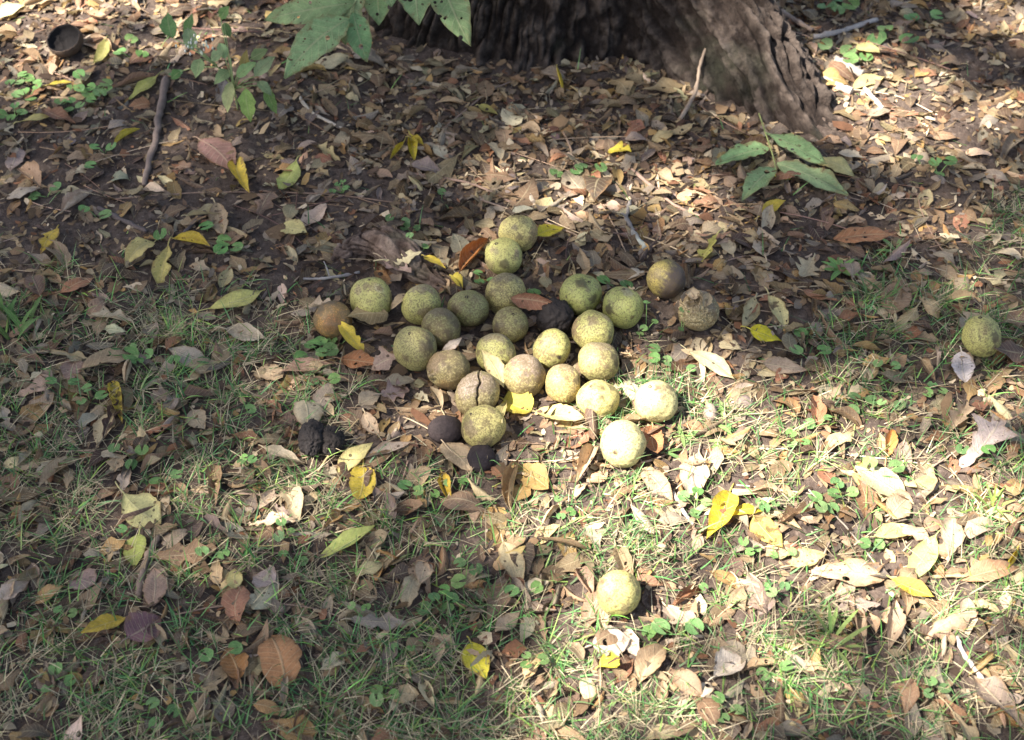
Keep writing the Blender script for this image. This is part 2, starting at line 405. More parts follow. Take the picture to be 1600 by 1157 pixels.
def rotz(co, a):
    c, s = math.cos(a), math.sin(a); out = co.copy()
    out[:, 0] = co[:, 0]*c - co[:, 1]*s; out[:, 1] = co[:, 0]*s + co[:, 1]*c
    return out
def settle(co, xy, yaw, lift=0.0, maxtilt=.35, pct=72, grow=.0045, climb=False, loose=.10):
    """lay a leaf down on whatever is already there, tilting with it"""
    c = rotz(co, yaw); c[:, 0] += xy[0]; c[:, 1] += xy[1]
    i, j = cell(c[:, 0], c[:, 1]); h = H[i, j].astype(float)
    cx, cy = c[:, 0].mean(), c[:, 1].mean()
    X = np.stack([c[:, 0]-cx, c[:, 1]-cy, np.ones(len(c))], -1)
    if not climb: h = np.minimum(h, H0[i, j] + .030)
    hh = np.minimum(h, np.percentile(h, 85))
    try: s = np.linalg.lstsq(X, hh, rcond=None)[0]
    except Exception: s = np.array([0, 0, hh.mean()])
    m = math.hypot(s[0], s[1])
    if m > maxtilt: s[:2] *= maxtilt/m
    s[:2] += rng.normal(0, loose, 2)
    z = c[:, 2] + s[0]*X[:, 0] + s[1]*X[:, 1]
    z += np.percentile(h - z, pct) + lift
    c[:, 2] = z
    H[i, j] = np.maximum(H[i, j], np.minimum(z + .0008, h + grow)); COVER[i, j] += 1
    return c
BROWN = {'tan': (.37,.26,.145), 'pale tan': (.52,.40,.255), 'brown': (.215,.135,.073), 'dark brown': (.105,.066,.043), 'grey-brown': (.255,.195,.14), 'reddish brown': (.25,.118,.062), 'golden brown': (.36,.215,.08)}
BW = np.array([.27,.10,.25,.10,.14,.08,.06])
FORMS = {'flat': dict(bend=(.0,.5), fold=(.02,.22), cup=(.0,.4), tear=0), 'curled': dict(bend=(-.4,.9), fold=(.1,.5), cup=(1.0,2.4), tear=0),
         'folded': dict(bend=(.1,.6), fold=(.6,1.05), cup=(-.2,.4), tear=0), 'arched': dict(bend=(.9,1.9), fold=(.05,.3), cup=(-.7,.2), tear=0),
         'torn': dict(bend=(.1,.9), fold=(.05,.4), cup=(-.2,.9), tear=2), 'cupped': dict(bend=(-1.3,-.4), fold=(.1,.3), cup=(.3,1.0), tear=0)}
def form_leaf(form, L, W, shape, nu=12, nv=6, rough=.06):
    f = FORMS[form]
    co, q, uv = leaf(L, W, shape, R(*f['bend']), R(*f['fold']), R(*f['cup']), R(-.7, .7), R(-.10, .10), rough, f['tear'], nu, nv)
    if form in ('curled', 'folded', 'flat') and rng.random() < .45: co[:, 2] *= -1
    return co, q, uv
def vary(c, k=.22):
    c = np.array(c)*(1 + rng.normal(0, k)); c = c*(1+rng.normal(0, .05, 3)); return np.clip(c, .01, .9)

# ================================================================== THE TREE
TC = np.array([.10, 2.53]); R0 = .335
LOBES = [(-56, .375, 11.5, .37, 1.45), (-135, .07, 18, .30, 1.5), (-105, .035, 20, .20, 1.3), (150, .22, 18, .35, 1.6), (60, .25, 18, .4, 1.6), (10, .05, 15, .3, 1.5)]
def trunk_r(th, z):
    zz = np.maximum(z, -.06)
    r = R0 + .065*np.exp(-np.maximum(zz, 0)/.10) - .05*np.clip(zz/3, 0, 1) - .09*np.clip((zz-1)/5, 0, 1)
    for (a, amp, wd, hz, ex) in LOBES:
        d = (np.degrees(th) - a + 180) % 360 - 180
        r = r + amp*np.exp(-(d/wd)**2)*np.clip(1 - np.maximum(zz,-.02)/hz, 0, 1.06)**ex
    return r
def build_tree():
    root = empty('walnut_tree', (TC[0], TC[1], 0))
    tag(root, 'big furrowed tree trunk with a thick root flaring out over the leaf litter', 'tree')
    th = np.concatenate([np.linspace(-math.pi, -2.97, 12)[:-1], np.linspace(-2.97, .35, 1150)[:-1], np.linspace(.35, math.pi, 130)[:-1]])
    zl = np.concatenate([np.linspace(-.06, .5, 150), np.linspace(.52, 1.2, 40), np.linspace(1.3, 6.2, 26)])
    T, Zz = np.meshgrid(th, zl, indexing='xy')
    r = trunk_r(T, Zz)
    cx, sx = np.cos(T)*R0, np.sin(T)*R0
    run = Zz - (r-R0)*1.15                                  # distance down the trunk and out along the roots
    warp = fbm(cx*9, sx*9, run*7, 3)
    n1 = vn(cx*66+warp*4.0, sx*66+warp*4.0, run*4.2)
    n2 = vn(cx*135+warp*6+9, sx*135+4, run*17+7)
    n3 = vn(cx*40+3, sx*40+8, run*34+warp*9)
    a0 = math.radians(-56); dth = (T-a0+math.pi) % (2*math.pi) - math.pi      # on the big root the furrows run along its length
    wl = np.clip((.375*np.exp(-(np.degrees(dth)/14)**2)*np.clip(1-Zz/.37, 0, 1)**1.2 - .03)/.10, 0, 1); wl = wl*wl*(3-2*wl)
    lat = r*np.sin(dth); lng = r*np.cos(dth); wb = fbm(lat*9, lng*9, Zz*9, 3)
    m1 = vn(lat*62+wb*3.2+5, Zz*62+lng*34+wb*2, lng*5.0); m2 = vn(lat*130+3, Zz*130+lng*70+9, lng*14+wb*3)
    n1 = n1*(1-wl)+m1*wl; n2 = n2*(1-wl)+m2*wl
    f1 = np.clip(np.abs(2*n1-1)*2.0, 0, 1)**.8; f2 = np.clip(np.abs(2*n2-1)*2.4, 0, 1)**.7; crack = np.clip(1-np.abs(2*n3-1)*4, 0, 1)
    plate = fbm(np.cos(T)*r*105, np.sin(T)*r*105, Zz*85, 3)
    hgt = f1*(.60 + .40*f2)
    d = .027*(hgt-.6) - .008*crack*f1 + .016*(plate-.5)*f1 + .010*(fbm(cx*7, sx*7, run*6, 2)-.5)
    slope = np.clip(r/R0-1, 0, 2)
    P0 = np.stack([np.cos(T)*r, np.sin(T)*r, Zz + 0*T], -1)
    dT = np.roll(P0, -1, 1) - np.roll(P0, 1, 1); dZ = np.gradient(P0, axis=0)
    Nn = np.cross(dT, dZ); Nn /= np.linalg.norm(Nn, axis=2)[..., None] + 1e-12
    co = (P0 + Nn*d[..., None]).reshape(-1, 3)
    m, k = T.shape
    i, j = np.meshgrid(np.arange(m-1), np.arange(k), indexing='ij'); j2 = (j+1) % k
    q = np.stack([i*k+j, i*k+j2, (i+1)*k+j2, (i+1)*k+j], -1).reshape(-1, 4)
    par = np.zeros((m*k, 3)); par[:, 0] = np.clip((hgt-.25)*1.2 - crack*.35*f1 + (plate-.5)*2.2, 0, 1).ravel()
    t = link('trunk', mesh('trunk', co, q, tint=(.62,.60,.58), par=par), M_BARK, root)
    # limbs reaching out over the spot
    top = np.array([0, 0, 6.0])
    ends = [((-4.6, -4.0, 7.4), 3.6), ((-2.6, -3.6, 7.9), 4.6), ((-5.2, -2.2, 7.2), 4.2), ((2.8, 2.2, 8.6), 5.0), ((1.5, -2.2, 9.0), 5.8), ((-1.5, 2.8, 8.4), 5.2), ((-3.6, -5.2, 6.9), 3.9)]
    for (e, zb) in ends:
        e = np.array(e); b = np.array([e[0]*.04, e[1]*.04, zb]); mid = (b+e)/2 + np.array([0, 0, .5])
        p = smooth_path([b, b*.6+mid*.4+np.array([0,0,.15]), mid, e], 14)
        c, qq, uv = tube(p, np.linspace(.13, .02, 14), 10, .12, R(0, 9))
        link('limb', mesh('limb', c, qq, uv=uv, tint=(1,1,1), par=(.6,0,0)), M_BARK, root)
    # crown out of view: single leaves, its gaps shaped to place the sun spots
    n = 54000
    s = np.array(SUN); zc = rng.uniform(4.6, 7.0, n)
    gxp = rng.uniform(-2.9, 2.9, n); gyp = rng.uniform(-.9, 4.3, n)       # where the leaf's shadow falls
    pos = np.stack([gxp + s[0]/s[2]*zc, gyp + s[1]/s[2]*zc, zc], -1)
    tau = 4.6
    p_rm = np.clip(1 + np.log(np.maximum(lit(gxp, gyp), 1e-3))/tau, 0, 1)
    keep = rng.random(n) > p_rm
    pos = pos[keep]
    extra = rng.normal(0, 1, (5000, 3))*np.array([2.4, 2.2, .7]) + np.array([2.2, 4.4, 8.2])
    pos = np.concatenate([pos, extra]); n = len(pos)
    ll = rng.uniform(.075, .14, n); ww = ll*rng.uniform(.38, .5, n)
    yaw = rng.uniform(0, 2*math.pi, n); pit = rng.normal(.25, .35, n); rol = rng.normal(0, .45, n)
    f = np.stack([np.cos(yaw)*np.cos(pit), np.sin(yaw)*np.cos(pit), -np.sin(pit)], -1)
    sd = np.stack([-np.sin(yaw), np.cos(yaw), np.zeros(n)], -1); up = np.cross(f, sd)
    sd2 = sd*np.cos(rol)[:, None] + up*np.sin(rol)[:, None]; up2 = np.cross(f, sd2)
    prof = [(0, 0, 0), (.35, .5, .10), (.35, -.5, .10), (.75, .38, .06), (.75, -.38, .06), (1, 0, -.08)]
    V = np.stack([pos + f*(a*ll)[:, None] + sd2*(b*ww)[:, None] + up2*(c*ll)[:, None] for a, b, c in prof], 1).reshape(-1, 3)
    b0 = np.arange(n)[:, None]*6
    tr = np.concatenate([b0+np.array([[0, 2, 1]]), b0+np.array([[3, 4, 5]])]); qd = b0 + np.array([[1, 2, 4, 3]])
    tint = np.repeat(np.clip(np.array([.09, .16, .035])*(1+rng.normal(0, .2, (n, 1)))*(1+rng.normal(0, .1, (n, 3))), .01, .5), 6, 0)
    V = V - np.array([TC[0], TC[1], 0])
    cr = link('crown', mesh('crown', V, qd, tris=tr, tint=tint, par=(0, .3, 0), smooth=False), M_GRASS, root)
    cr['kind'] = 'stuff'
build_tree()
# height of the trunk foot for things lying against it
dX, dY = GX-TC[0], GY-TC[1]; TH = np.arctan2(dY, dX); RR = np.hypot(dX, dY)
TRUNK = RR < trunk_r(TH, np.zeros_like(TH)) + .0
TR_IN = RR < trunk_r(TH, np.zeros_like(TH)) - .02
def in_trunk(x, y, m=-.01):
    a = math.atan2(y-TC[1], x-TC[0]); return math.hypot(x-TC[0], y-TC[1]) < float(trunk_r(np.array(a), np.array(0.0))) + m

# ------------------------------------------------------------------ bottom layers of litter: crumbs and small leaves (uncountable)
def crumbs():
    n = 64000
    x = rng.uniform(-1.5, 1.5, n); y = rng.uniform(.5, 3.0, n)
    px, py = pix(np.stack([x, y, 0*x], -1)); gd, li = zones(px, py)
    a = np.arctan2(y-TC[1], x-TC[0]); rr = np.hypot(x-TC[0], y-TC[1])
    k = (rng.random(n) < .35+.65*li-.25*gd) & (rr > trunk_r(a, 0*a)-.01)
    x, y = x[k], y[k]; n = len(x)
    L = np.exp(rng.normal(math.log(.008), .5, n)); W = L*rng.uniform(.25, .8, n)
    yaw = rng.uniform(0, 6.28, n); i, j = cell(x, y); z = H[i, j] + rng.uniform(0, .003, n)
    tx = rng.normal(0, .3, n); ty = rng.normal(0, .4, n)
    c, s = np.cos(yaw), np.sin(yaw); V = []
    for (a, b) in ((-.5, -.3), (-.1, -.55), (.5, -.2), (.4, .35), (-.05, .5), (-.55, .25)):
        lx = a*L*rng.uniform(.7, 1.2, n); ly = b*W*rng.uniform(.6, 1.3, n)
        lz = lx*tx + ly*ty + np.abs(ly)*rng.uniform(-.2, .8, n)
        V.append(np.stack([x+lx*c-ly*s, y+lx*s+ly*c, z+np.maximum(lz, -.001)+.0008], -1))
    V = np.stack(V, 1).reshape(-1, 3); b0 = np.arange(n)[:, None]*6
    q = np.concatenate([b0+np.array([[0, 1, 4, 5]]), b0+np.array([[1, 2, 3, 4]])])
    pal = np.array(list(BROWN.values())); w = BW.copy(); w[3] += .15; w /= w.sum()
    t = pal[rng.choice(len(pal), n, p=w)]*np.clip(.76+rng.normal(0, .22, (n, 1)), .2, 1.15)
    o = link('leaf_crumbs', mesh('leaf_crumbs', V, q, tint=np.repeat(t, 6, 0), par=(0,0,0), smooth=False), M_DEBRIS)
    tag(o, 'crumbled bits of dead leaf and bark scattered over the soil', 'leaf litter', kind='stuff')
crumbs()

WALNUTS = [  # px, py, diameter px, tint, patch, extra, label, landmark
 (810,364,61,'yellow','patch_r',.25,'yellowish walnut with tan bruise at the trunkward end of the heap','the heap-end walnut'),
 (786,401,64,'green','none',.15,'clean yellow-green walnut touching the bruised one at the trunkward end','the clean yellow-green walnut'),
 (579,463,70,'green','ring',.2,'green walnut with dark stem scar and ring mark beside the orange-brown one','the ring-marked walnut'),
 (522,498,59,'orange','base',.8,'small orange-brown walnut beside the green one with a ring mark','the orange-brown walnut'),
 (658,475,64,'green','top',.3,'dull green walnut resting between a grey root and a browner walnut','the dull green walnut'),
 (729,483,63,'dark','none',.45,'dark olive walnut between the dull green one and the tan-topped one','the dark olive walnut'),
 (790,457,66,'yellow','top',.45,'yellow walnut with tan top, just in front of the clean yellow-green one','the tan-topped yellow walnut'),
 (691,512,63,'olive','top',.75,'brownish walnut squeezed between two green ones near the root','the brownish walnut'),
 (651,546,71,'olive','none',.35,'large olive walnut with dense speckles at the root side of the heap','the speckled olive walnut'),
 (702,578,67,'brownish','patch_l',.7,'walnut with a big brown blotch and a small tear beside the large olive one','the brown-blotched walnut'),
 (797,511,58,'olive','none',.5,'smallest round olive walnut in the middle of the heap','the smallest walnut in the heap'),
 (774,552,65,'green','top',.35,'pale green walnut with a yellow leaf leaning on it','the leaf-propped walnut'),
 (818,584,68,'brownish','top_big',.6,'walnut with purplish brown upper half in the heap','the purplish brown walnut'),
 (862,545,62,'green','spots',.3,'green walnut with black spots beside the black rotten husk','the black-spotted walnut'),
 (907,461,68,'fresh','none',.15,'freshest plain green walnut in the heap, beside the black rotten husk','the freshest green walnut'),
 (973,482,68,'fresh','scuff',.2,'fresh green walnut with a grey scuff across its top','the scuffed green walnut'),
 (927,518,67,'green','left',.45,'green walnut with a brown left cheek below the two fresh ones','the brown-cheeked walnut'),
 (935,566,67,'olive','top',.5,'olive walnut with short brown crease lines in the heap','the creased olive walnut'),
 (879,602,61,'orangeish','top',.55,'small yellowish brown walnut next to the purplish one','the small yellowish brown walnut'),
 (935,625,65,'yellow','none',.2,'partly sunlit yellow walnut at the grassy edge of the heap','the half-sunlit walnut'),
 (1025,628,70,'pale','none',.1,'sunlit pale walnut lying apart in bright grass','the pale sunlit walnut'),
 (973,696,74,'pale','spot',.1,'sunlit pale walnut with one brown spot beside a rust leaf','the one-spotted walnut'),
 (754,663,71,'yellow','patch_b',.4,'yellow walnut with smeared brown marks beside dark husk pieces','the dark husk pieces'),
 (745,614,72,'cracked','crack',.6,'walnut with brown husk split open by a black crack','the cracked walnut'),
 (1041,438,64,'halfdark','half',.3,'walnut half blackened, half yellow-brown, lying in the litter','the half-black walnut'),
 (1090,486,67,'shrivel','shrivel',.6,'shrivelled tan walnut with burst husk beside the half-black one','the shrivelled burst walnut'),
 (1533,530,64,'green','gash',.3,'lone yellow-green walnut with a dark gash, far from the heap','the lone gashed walnut'),
 (967,930,76,'pale2','left',.15,'lone yellow walnut with brown side lying in open grass','the lone yellow walnut')]
PAL = {'yellow': (.52,.435,.155), 'green': (.42,.385,.125), 'orange': (.45,.235,.07), 'dark': (.29,.27,.10), 'olive': (.35,.305,.115), 'brownish': (.42,.335,.145), 'fresh': (.365,.365,.11),
       'orangeish': (.45,.345,.13), 'pale': (.50,.44,.20), 'cracked': (.38,.31,.14), 'halfdark': (.40,.31,.09), 'shrivel': (.43,.34,.18), 'pale2': (.50,.43,.15)}
WN = []
for wdat in WALNUTS:
    px, py, d = wdat[:3]
    r = .03
    for _ in range(3):
        c = P(px, py, r*.93); dep = c[1]*CP + (CAM_H-r*.93)*SP; r = d*dep/FPX/2*.985
    WN.append([c[0], c[1], r])
for _ in range(40):
    for a in range(len(WN)):
        for b in range(a):
            dx = WN[a][0]-WN[b][0]; dy = WN[a][1]-WN[b][1]; dd = math.hypot(dx, dy); mn = WN[a][2]+WN[b][2]-.0005
            if dd < mn:
                k = (mn-dd)/2/dd*.6; WN[a][0] += dx*k; WN[a][1] += dy*k; WN[b][0] -= dx*k; WN[b][1] -= dy*k
ROT = [(865,497,44,38),(490,688,36,44),(513,692,36,38),(695,672,54,40),(752,716,44,42),(103,66,52,40)]
RN = []
for (px, py, wd, ht) in ROT:
    c = P(px, py, .012); RN.append((c[0], c[1], wd*scl(px, py)/2))
def near_nut(x, y, m):
    for (a, b, r) in WN+[tuple(t) for t in RN]:
        if math.hypot(x-a, y-b) < r*.66+m*.6: return True
        # a leaf standing just before a nut would hide its foot
    return False

def scatter(n, Lr, grass_keep, nu, nv, bag=None, maxtries=60000, yr=(.5, 3.2), xr=(-1.65, 1.65), edge=.25):
    out = []; k = 0
    while len(out) < n and k < maxtries:
        k += 1
        x, y = R(*xr), R(*yr)
        if abs(x) > .72 + .27*y: continue
        px, py = pix([x, y, 0]); gd, li = zones(px, py)
        if rng.random() > float(li)*(1-float(gd)) + grass_keep*float(gd): continue
        L = R(*Lr)
        if in_trunk(x, y, 0.0) or near_nut(x, y, L*edge): continue
        out.append((x, y, L, float(gd)))
    return out
NAMES = list(BROWN)
small = Bag()
for (x, y, L, gd) in scatter(12600, (.017, .053), .38, 7, 4, yr=(.5, 3.25), xr=(-1.65, 1.65), maxtries=200000):
    W = L*R(.38, .62); cn = NAMES[rng.choice(len(NAMES), p=BW)]
    co, q, uv = form_leaf(pick(['flat','curled','folded','arched','torn','torn','cupped']), L, W, pick(['ovate','ovate','lance','obovate','oak']), 7, 4, .09)
    co = settle(co-np.array([L/2, 0, 0]), (x, y), R(0, 6.28), lift=.004*gd, loose=.16, grow=.003)
    small.add(co, q, uv, vary(BROWN[cn], .28)*.84, (.35*R(0, 1), .10, .15))
o = link('leaf_litter', small.mesh('leaf_litter'), M_LEAF)
tag(o, 'deep mat of small broken brown leaves covering the ground under the tree', 'leaf litter', kind='stuff')

# ------------------------------------------------------------------ thin dry stems and needles in the litter (uncountable)
needles = Bag()
for _ in range(420):
    x, y = R(-1.4, 1.4), R(.6, 2.6); px, py = pix([x, y, 0]); gd, li = zones(px, py)
    if rng.random() < gd*.55 or in_trunk(x, y, .05) or near_nut(x, y, .03): continue
    L = R(.05, .20); a = rng.normal(0, .55) + (math.pi*.92 if rng.random() < .5 else .1); k = 6
    t = np.linspace(-.5, .5, k); bow = R(-.08, .08)*L
    X = x + np.cos(a)*L*t - np.sin(a)*bow*(1-4*t*t); Y = y + np.sin(a)*L*t + np.cos(a)*bow*(1-4*t*t)
    hz = Hs(X, Y); z = np.interp(t, [-.5, .5], [hz[:2].mean(), hz[-2:].mean()]); z = z + np.percentile(hz-z, 65) + .002
    rr = R(.0005, .0010)
    c, q, uv = tube(np.stack([X, Y, z], -1), np.full(k, rr), 4)
    needles.add(c, q, uv, vary(pick([(.24,.15,.10),(.33,.21,.13),(.17,.10,.075),(.42,.31,.2)]), .2))
o = link('dry_stems', needles.mesh('dry_stems'), M_TWIG)
tag(o, 'thin dry leaf stems and needles strewn through the litter', 'stems', kind='stuff')

# ================================================================== WALNUTS
def ico(n):
    import bmesh
    bm = bmesh.new(); bmesh.ops.create_icosphere(bm, subdivisions=n, radius=1)
    v = np.array([p.co[:] for p in bm.verts]); f = np.array([[p.index for p in t.verts] for t in bm.faces]); bm.free()
    return v, f
ICO5, ICO6 = ico(5), ico(6)
VIEW = lambda x, y: np.array([0-x, 0-y, CAM_H])/np.linalg.norm([x, y, CAM_H])
def basis(x, y):                                            # right, up, towards the viewer's side of the nut
    f = VIEW(x, y); r = np.cross([0, 0, 1], f); r /= np.linalg.norm(r); return r, np.cross(f, r), f
def sph(d, c, size): return np.exp(-((1-d@(c/np.linalg.norm(c)))/(size*size/2)))
for k, (wd, (x, y, r)) in enumerate(zip(WALNUTS, WN)):
    px, py, dpx, tn, patch, br, lab, lm = wd
    hi = patch in ('crack', 'shrivel')
    v, f = ICO6 if hi else ICO5
    rt, up, fw = basis(x, y)
    sd = k*3.7
    rad = 1 + .14*(vn(v[:,0]*1.4+sd, v[:,1]*1.3, v[:,2]*1.3)-.5) + .07*(fbm(v[:,0]*3.5+sd, v[:,1]*5, v[:,2]*5, 3)-.5) + .008*(vn(v[:,0]*24+sd, v[:,1]*24, v[:,2]*24)-.5)
    base = np.array(PAL[tn]); col = np.tile(base, (len(v), 1))
    big = fbm(v[:,0]*1.8+sd*2, v[:,1]*1.8, v[:,2]*1.8, 3); fine = fbm(v[:,0]*9+sd, v[:,1]*9, v[:,2]*9, 3)
    brown = np.clip((big - (.70-.28*br) + (fine-.5)*.5)*5, 0, 1)*.55
    bc = np.array((.24,.165,.085)); bc2 = np.array((.20,.145,.115)); black = np.array((.020,.014,.012))
    edge = (fine-.5)*.9
    def blob(c, s, amt, colr):
        global col
        g = np.clip((sph(v, c, s) - .42 + edge)*5, 0, 1)*amt; col = col*(1-g[:, None]) + np.array(colr)*g[:, None]
    col = col*(1-brown[:, None]) + bc*brown[:, None]
    col = col*(1.02+.35*(big-.5))[:, None]
    for _ in range(int(rng.integers(4, 9))):                # bruises, dirt and small wet rot
        dv = fw*R(.1, 1) + rt*R(-1, 1) + up*R(-.7, 1); blob(dv, R(.07, .42)*(.6+.6*rng.random()), R(.35, .85), pick([(.11,.075,.045),(.06,.042,.03),(.20,.14,.08),(.30,.22,.12)]))
    if patch == 'patch_r': blob(rt*.9-up*.15+fw*.3, .75, .8, (.27,.16,.08)); blob(up*.3-rt*.2+fw, .22, .6, bc2)
    if patch == 'base': blob(up*1.0-rt*.1, .7, .8, (.15,.09,.06)); blob(-up*.3-rt*.2+fw, .6, .7, (.33,.13,.05))
    if patch == 'top': blob(up*1.0+rt*.05+fw*.25, .85, .65, bc2)
    if patch == 'top_big': blob(up*.8+rt*.25+fw*.45, 1.15, .78, (.25,.175,.15))
    if patch == 'patch_l': blob(-rt*.7+up*.5+fw*.5, .85, .78, (.22,.135,.09)); blob(-up*.7-rt*.2+fw*.5, .5, .6, (.36,.20,.07))
    if patch == 'spots': blob(rt*.42-up*.45+fw*.75, .16, 1, (.03,.02,.015)); blob(up*.45+fw*.8, .5, .5, bc2)
    if patch == 'scuff': blob(up*.75+rt*.2+fw*.6, .42, .6, (.23,.19,.15)); blob(rt*.45-up*.45+fw*.75, .14, .8, (.12,.08,.04))
    if patch == 'left': blob(-rt*.95+up*.15+fw*.2, .6, .85, (.22,.14,.085))
    if patch == 'spot': blob(-rt*.35-up*.45+fw*.8, .17, 1, (.09,.055,.03))
    if patch == 'patch_b': blob(-rt*.4-up*.1+fw*.6, .45, .7, (.20,.13,.085)); blob(rt*.2-up*.7+fw*.6, .4, .6, (.22,.14,.08))
    if patch == 'none': blob(up*.2+rt*.3*(-1)**k+fw*.9, .17, .6, (.16,.12,.075))
    if patch == 'half':
        g = np.clip(((v@(rt*.75-up*.30+fw*.15))*1.0 + edge*.9 + .12)*3.0, 0, 1); col = col*(1-g[:, None]*.93) + np.array((.062,.042,.044))*g[:, None]
    if patch == 'ring':
        d = np.arccos(np.clip(v@((rt*.42+up*.42+fw*.8)/np.linalg.norm(rt*.42+up*.42+fw*.8)), -1, 1))
        g = np.exp(-((d-.19)/.035)**2); col = col*(1-.6*g[:, None]) + np.array((.50,.45,.28))*.6*g[:, None]; blob(rt*.42+up*.42+fw*.8, .2, .7, (.20,.13,.08))
    if patch == 'gash':
        a = v@rt; b = v@up; t = np.clip(-(b-.30)/.42, 0, 1); dd = np.abs(a + .25 - t*.20 + (fine-.5)*.05)
        g = np.clip(1-dd/.055, 0, 1)*((b < .32) & (b > -.20) & (v@fw > 0)); rad -= g*.035; col = col*(1-g[:, None]) + np.array((.07,.045,.03))*g[:, None]
    if patch == 'crack':
        a = v@rt; b = v@up; blob(up*.5-rt*.35+fw*.6, .95, .85, (.27,.20,.165)); blob(rt*.35+up*.4+fw*.6, .6, .7, (.24,.17,.13))
        jag = .34*(vn(b*3.3+2.2, 0*b, .5)-.5) + .10*(vn(b*9+5, 0*b, 3.5)-.5) + .02*(fine-.5)
        dd = np.abs(a - .03 - .10*b + jag); wdt = .075*np.clip(1.25-np.abs(b-.15)*.9, 0, 1)
        g = np.clip((wdt-dd)/.025, 0, 1)*(v@fw > -.3); rad -= g*.17
        lip = np.exp(-((dd-wdt-.03)/.04)**2)*(v@fw > 0)*.03; rad += lip*np.sign(a)*.6
        dd2 = np.abs(b - .42 - .25*a); g2 = np.clip((.022-dd2)/.015, 0, 1)*((a < .05) & (a > -.5) & (v@fw > 0)); rad -= g2*.05
        gg = np.maximum(g, g2); col = col*(1-gg[:, None]) + black*gg[:, None]
    if patch == 'shrivel':
        wr = np.abs(fbm(v[:,0]*3.4+4, v[:,1]*3.4, v[:,2]*3.4, 3)-.5); rad -= np.clip(.05-wr, 0, .05)*1.8
        c = -rt*.25+up*.45+fw*.75; hole = np.clip((sph(v, c, .42) - .36 + edge*.8)*5, 0, 1); rad -= hole*.20
        col = col*(1-hole[:, None]*.85) + np.array((.06,.04,.03))*hole[:, None]*.85
        rim = np.clip((sph(v, c, .60)-.30+edge)*4, 0, 1)*(1-hole); rad += rim*.06
        col = col*(1-rim[:, None]*.6) + np.array((.36,.26,.17))*rim[:, None]*.6
        blob(up*.9+rt*.3+fw*.2, .5, .75, (.20,.15,.135)); blob(rt*.5+up*.2+fw*.6, .35, .6, (.19,.14,.12))
    ax = np.array([rng.normal(), rng.normal(), rng.normal()*.6]); ax /= np.linalg.norm(ax)
    el = 1 + R(.0, .08)*(2*(v@ax)**2-1) + (.05*(v@ax) if tn == 'orange' else 0)
    vv = v*(rad*el)[:, None]*r
    if patch == 'patch_l':   # torn husk flap
        g = sph(v, -rt*.8-up*.25+fw*.5, .22); vv += (fw*.006 - rt*.004)[None]*(g[:, None]*np.sign(fine-.5)[:, None])
    gz = float(np.median(H0[np.hypot(GX-x, GY-y) < r*.5]))
    zc = gz + r*.84
    par = np.zeros((len(v), 3)); par[:, 0] = br*.8 + .5*brown
    me = mesh('walnut', vv, tris=f, tint=col, par=par)
    ob = link('walnut', me, M_HUSK, loc=(x, y, zc))
    tag(ob, lab, 'walnut', 'walnuts fallen in green husks')
    # stem scar
    sdir = {'ring': up*.78-rt*.02+fw*.55, 'none': up*.62+rt*R(-.4,.4)+fw*.75, 'scuff': up*.8+fw*.5, 'gash': up*.75-rt*.35+fw*.5, 'patch_b': -rt*.5+up*.55+fw*.6}.get(patch)
    if sdir is not None:
        s = sdir/np.linalg.norm(sdir); vi = int(np.argmax(v@s)); c0 = vv[vi]
        t1 = np.cross(s, [0.1, .3, 1]); t1 /= np.linalg.norm(t1); t2 = np.cross(s, t1)
        a = np.linspace(0, 2*math.pi, 13)[:-1]; rs = r*R(.055, .085)
        ring = lambda q, h: c0 + (t1*np.cos(a)[:, None]+t2*np.sin(a)[:, None])*(rs*q*(1+.25*rng.normal(0, .5, 12))[:, None]) + s*h
        co = np.concatenate([ring(1.25, -.0012), ring(1.0, .0005), ring(.55, .0002), (c0 + s*-.0006)[None]])
        qs = [[i+12*l_, (i+1) % 12+12*l_, (i+1) % 12+12*(l_+1), i+12*(l_+1)] for l_ in range(2) for i in range(12)]
        ts = [[24+i, 24+(i+1) % 12, 36] for i in range(12)]
        link('stem_scar', mesh('stem_scar', co, qs, tris=ts, tint=(.055,.038,.028), par=(0,0,0)), M_ROT, ob)
    dist = np.hypot(GX-x, GY-y)
    cap = np.where(dist < r, zc + np.sqrt(np.maximum(r*r-dist**2, 0)), -9)
    H[:] = np.maximum(H, cap.astype(np.float32)); COVER[dist < r*.75] += 3
    if tn == 'shrivel':      # burst flaps of husk beside it
        pass

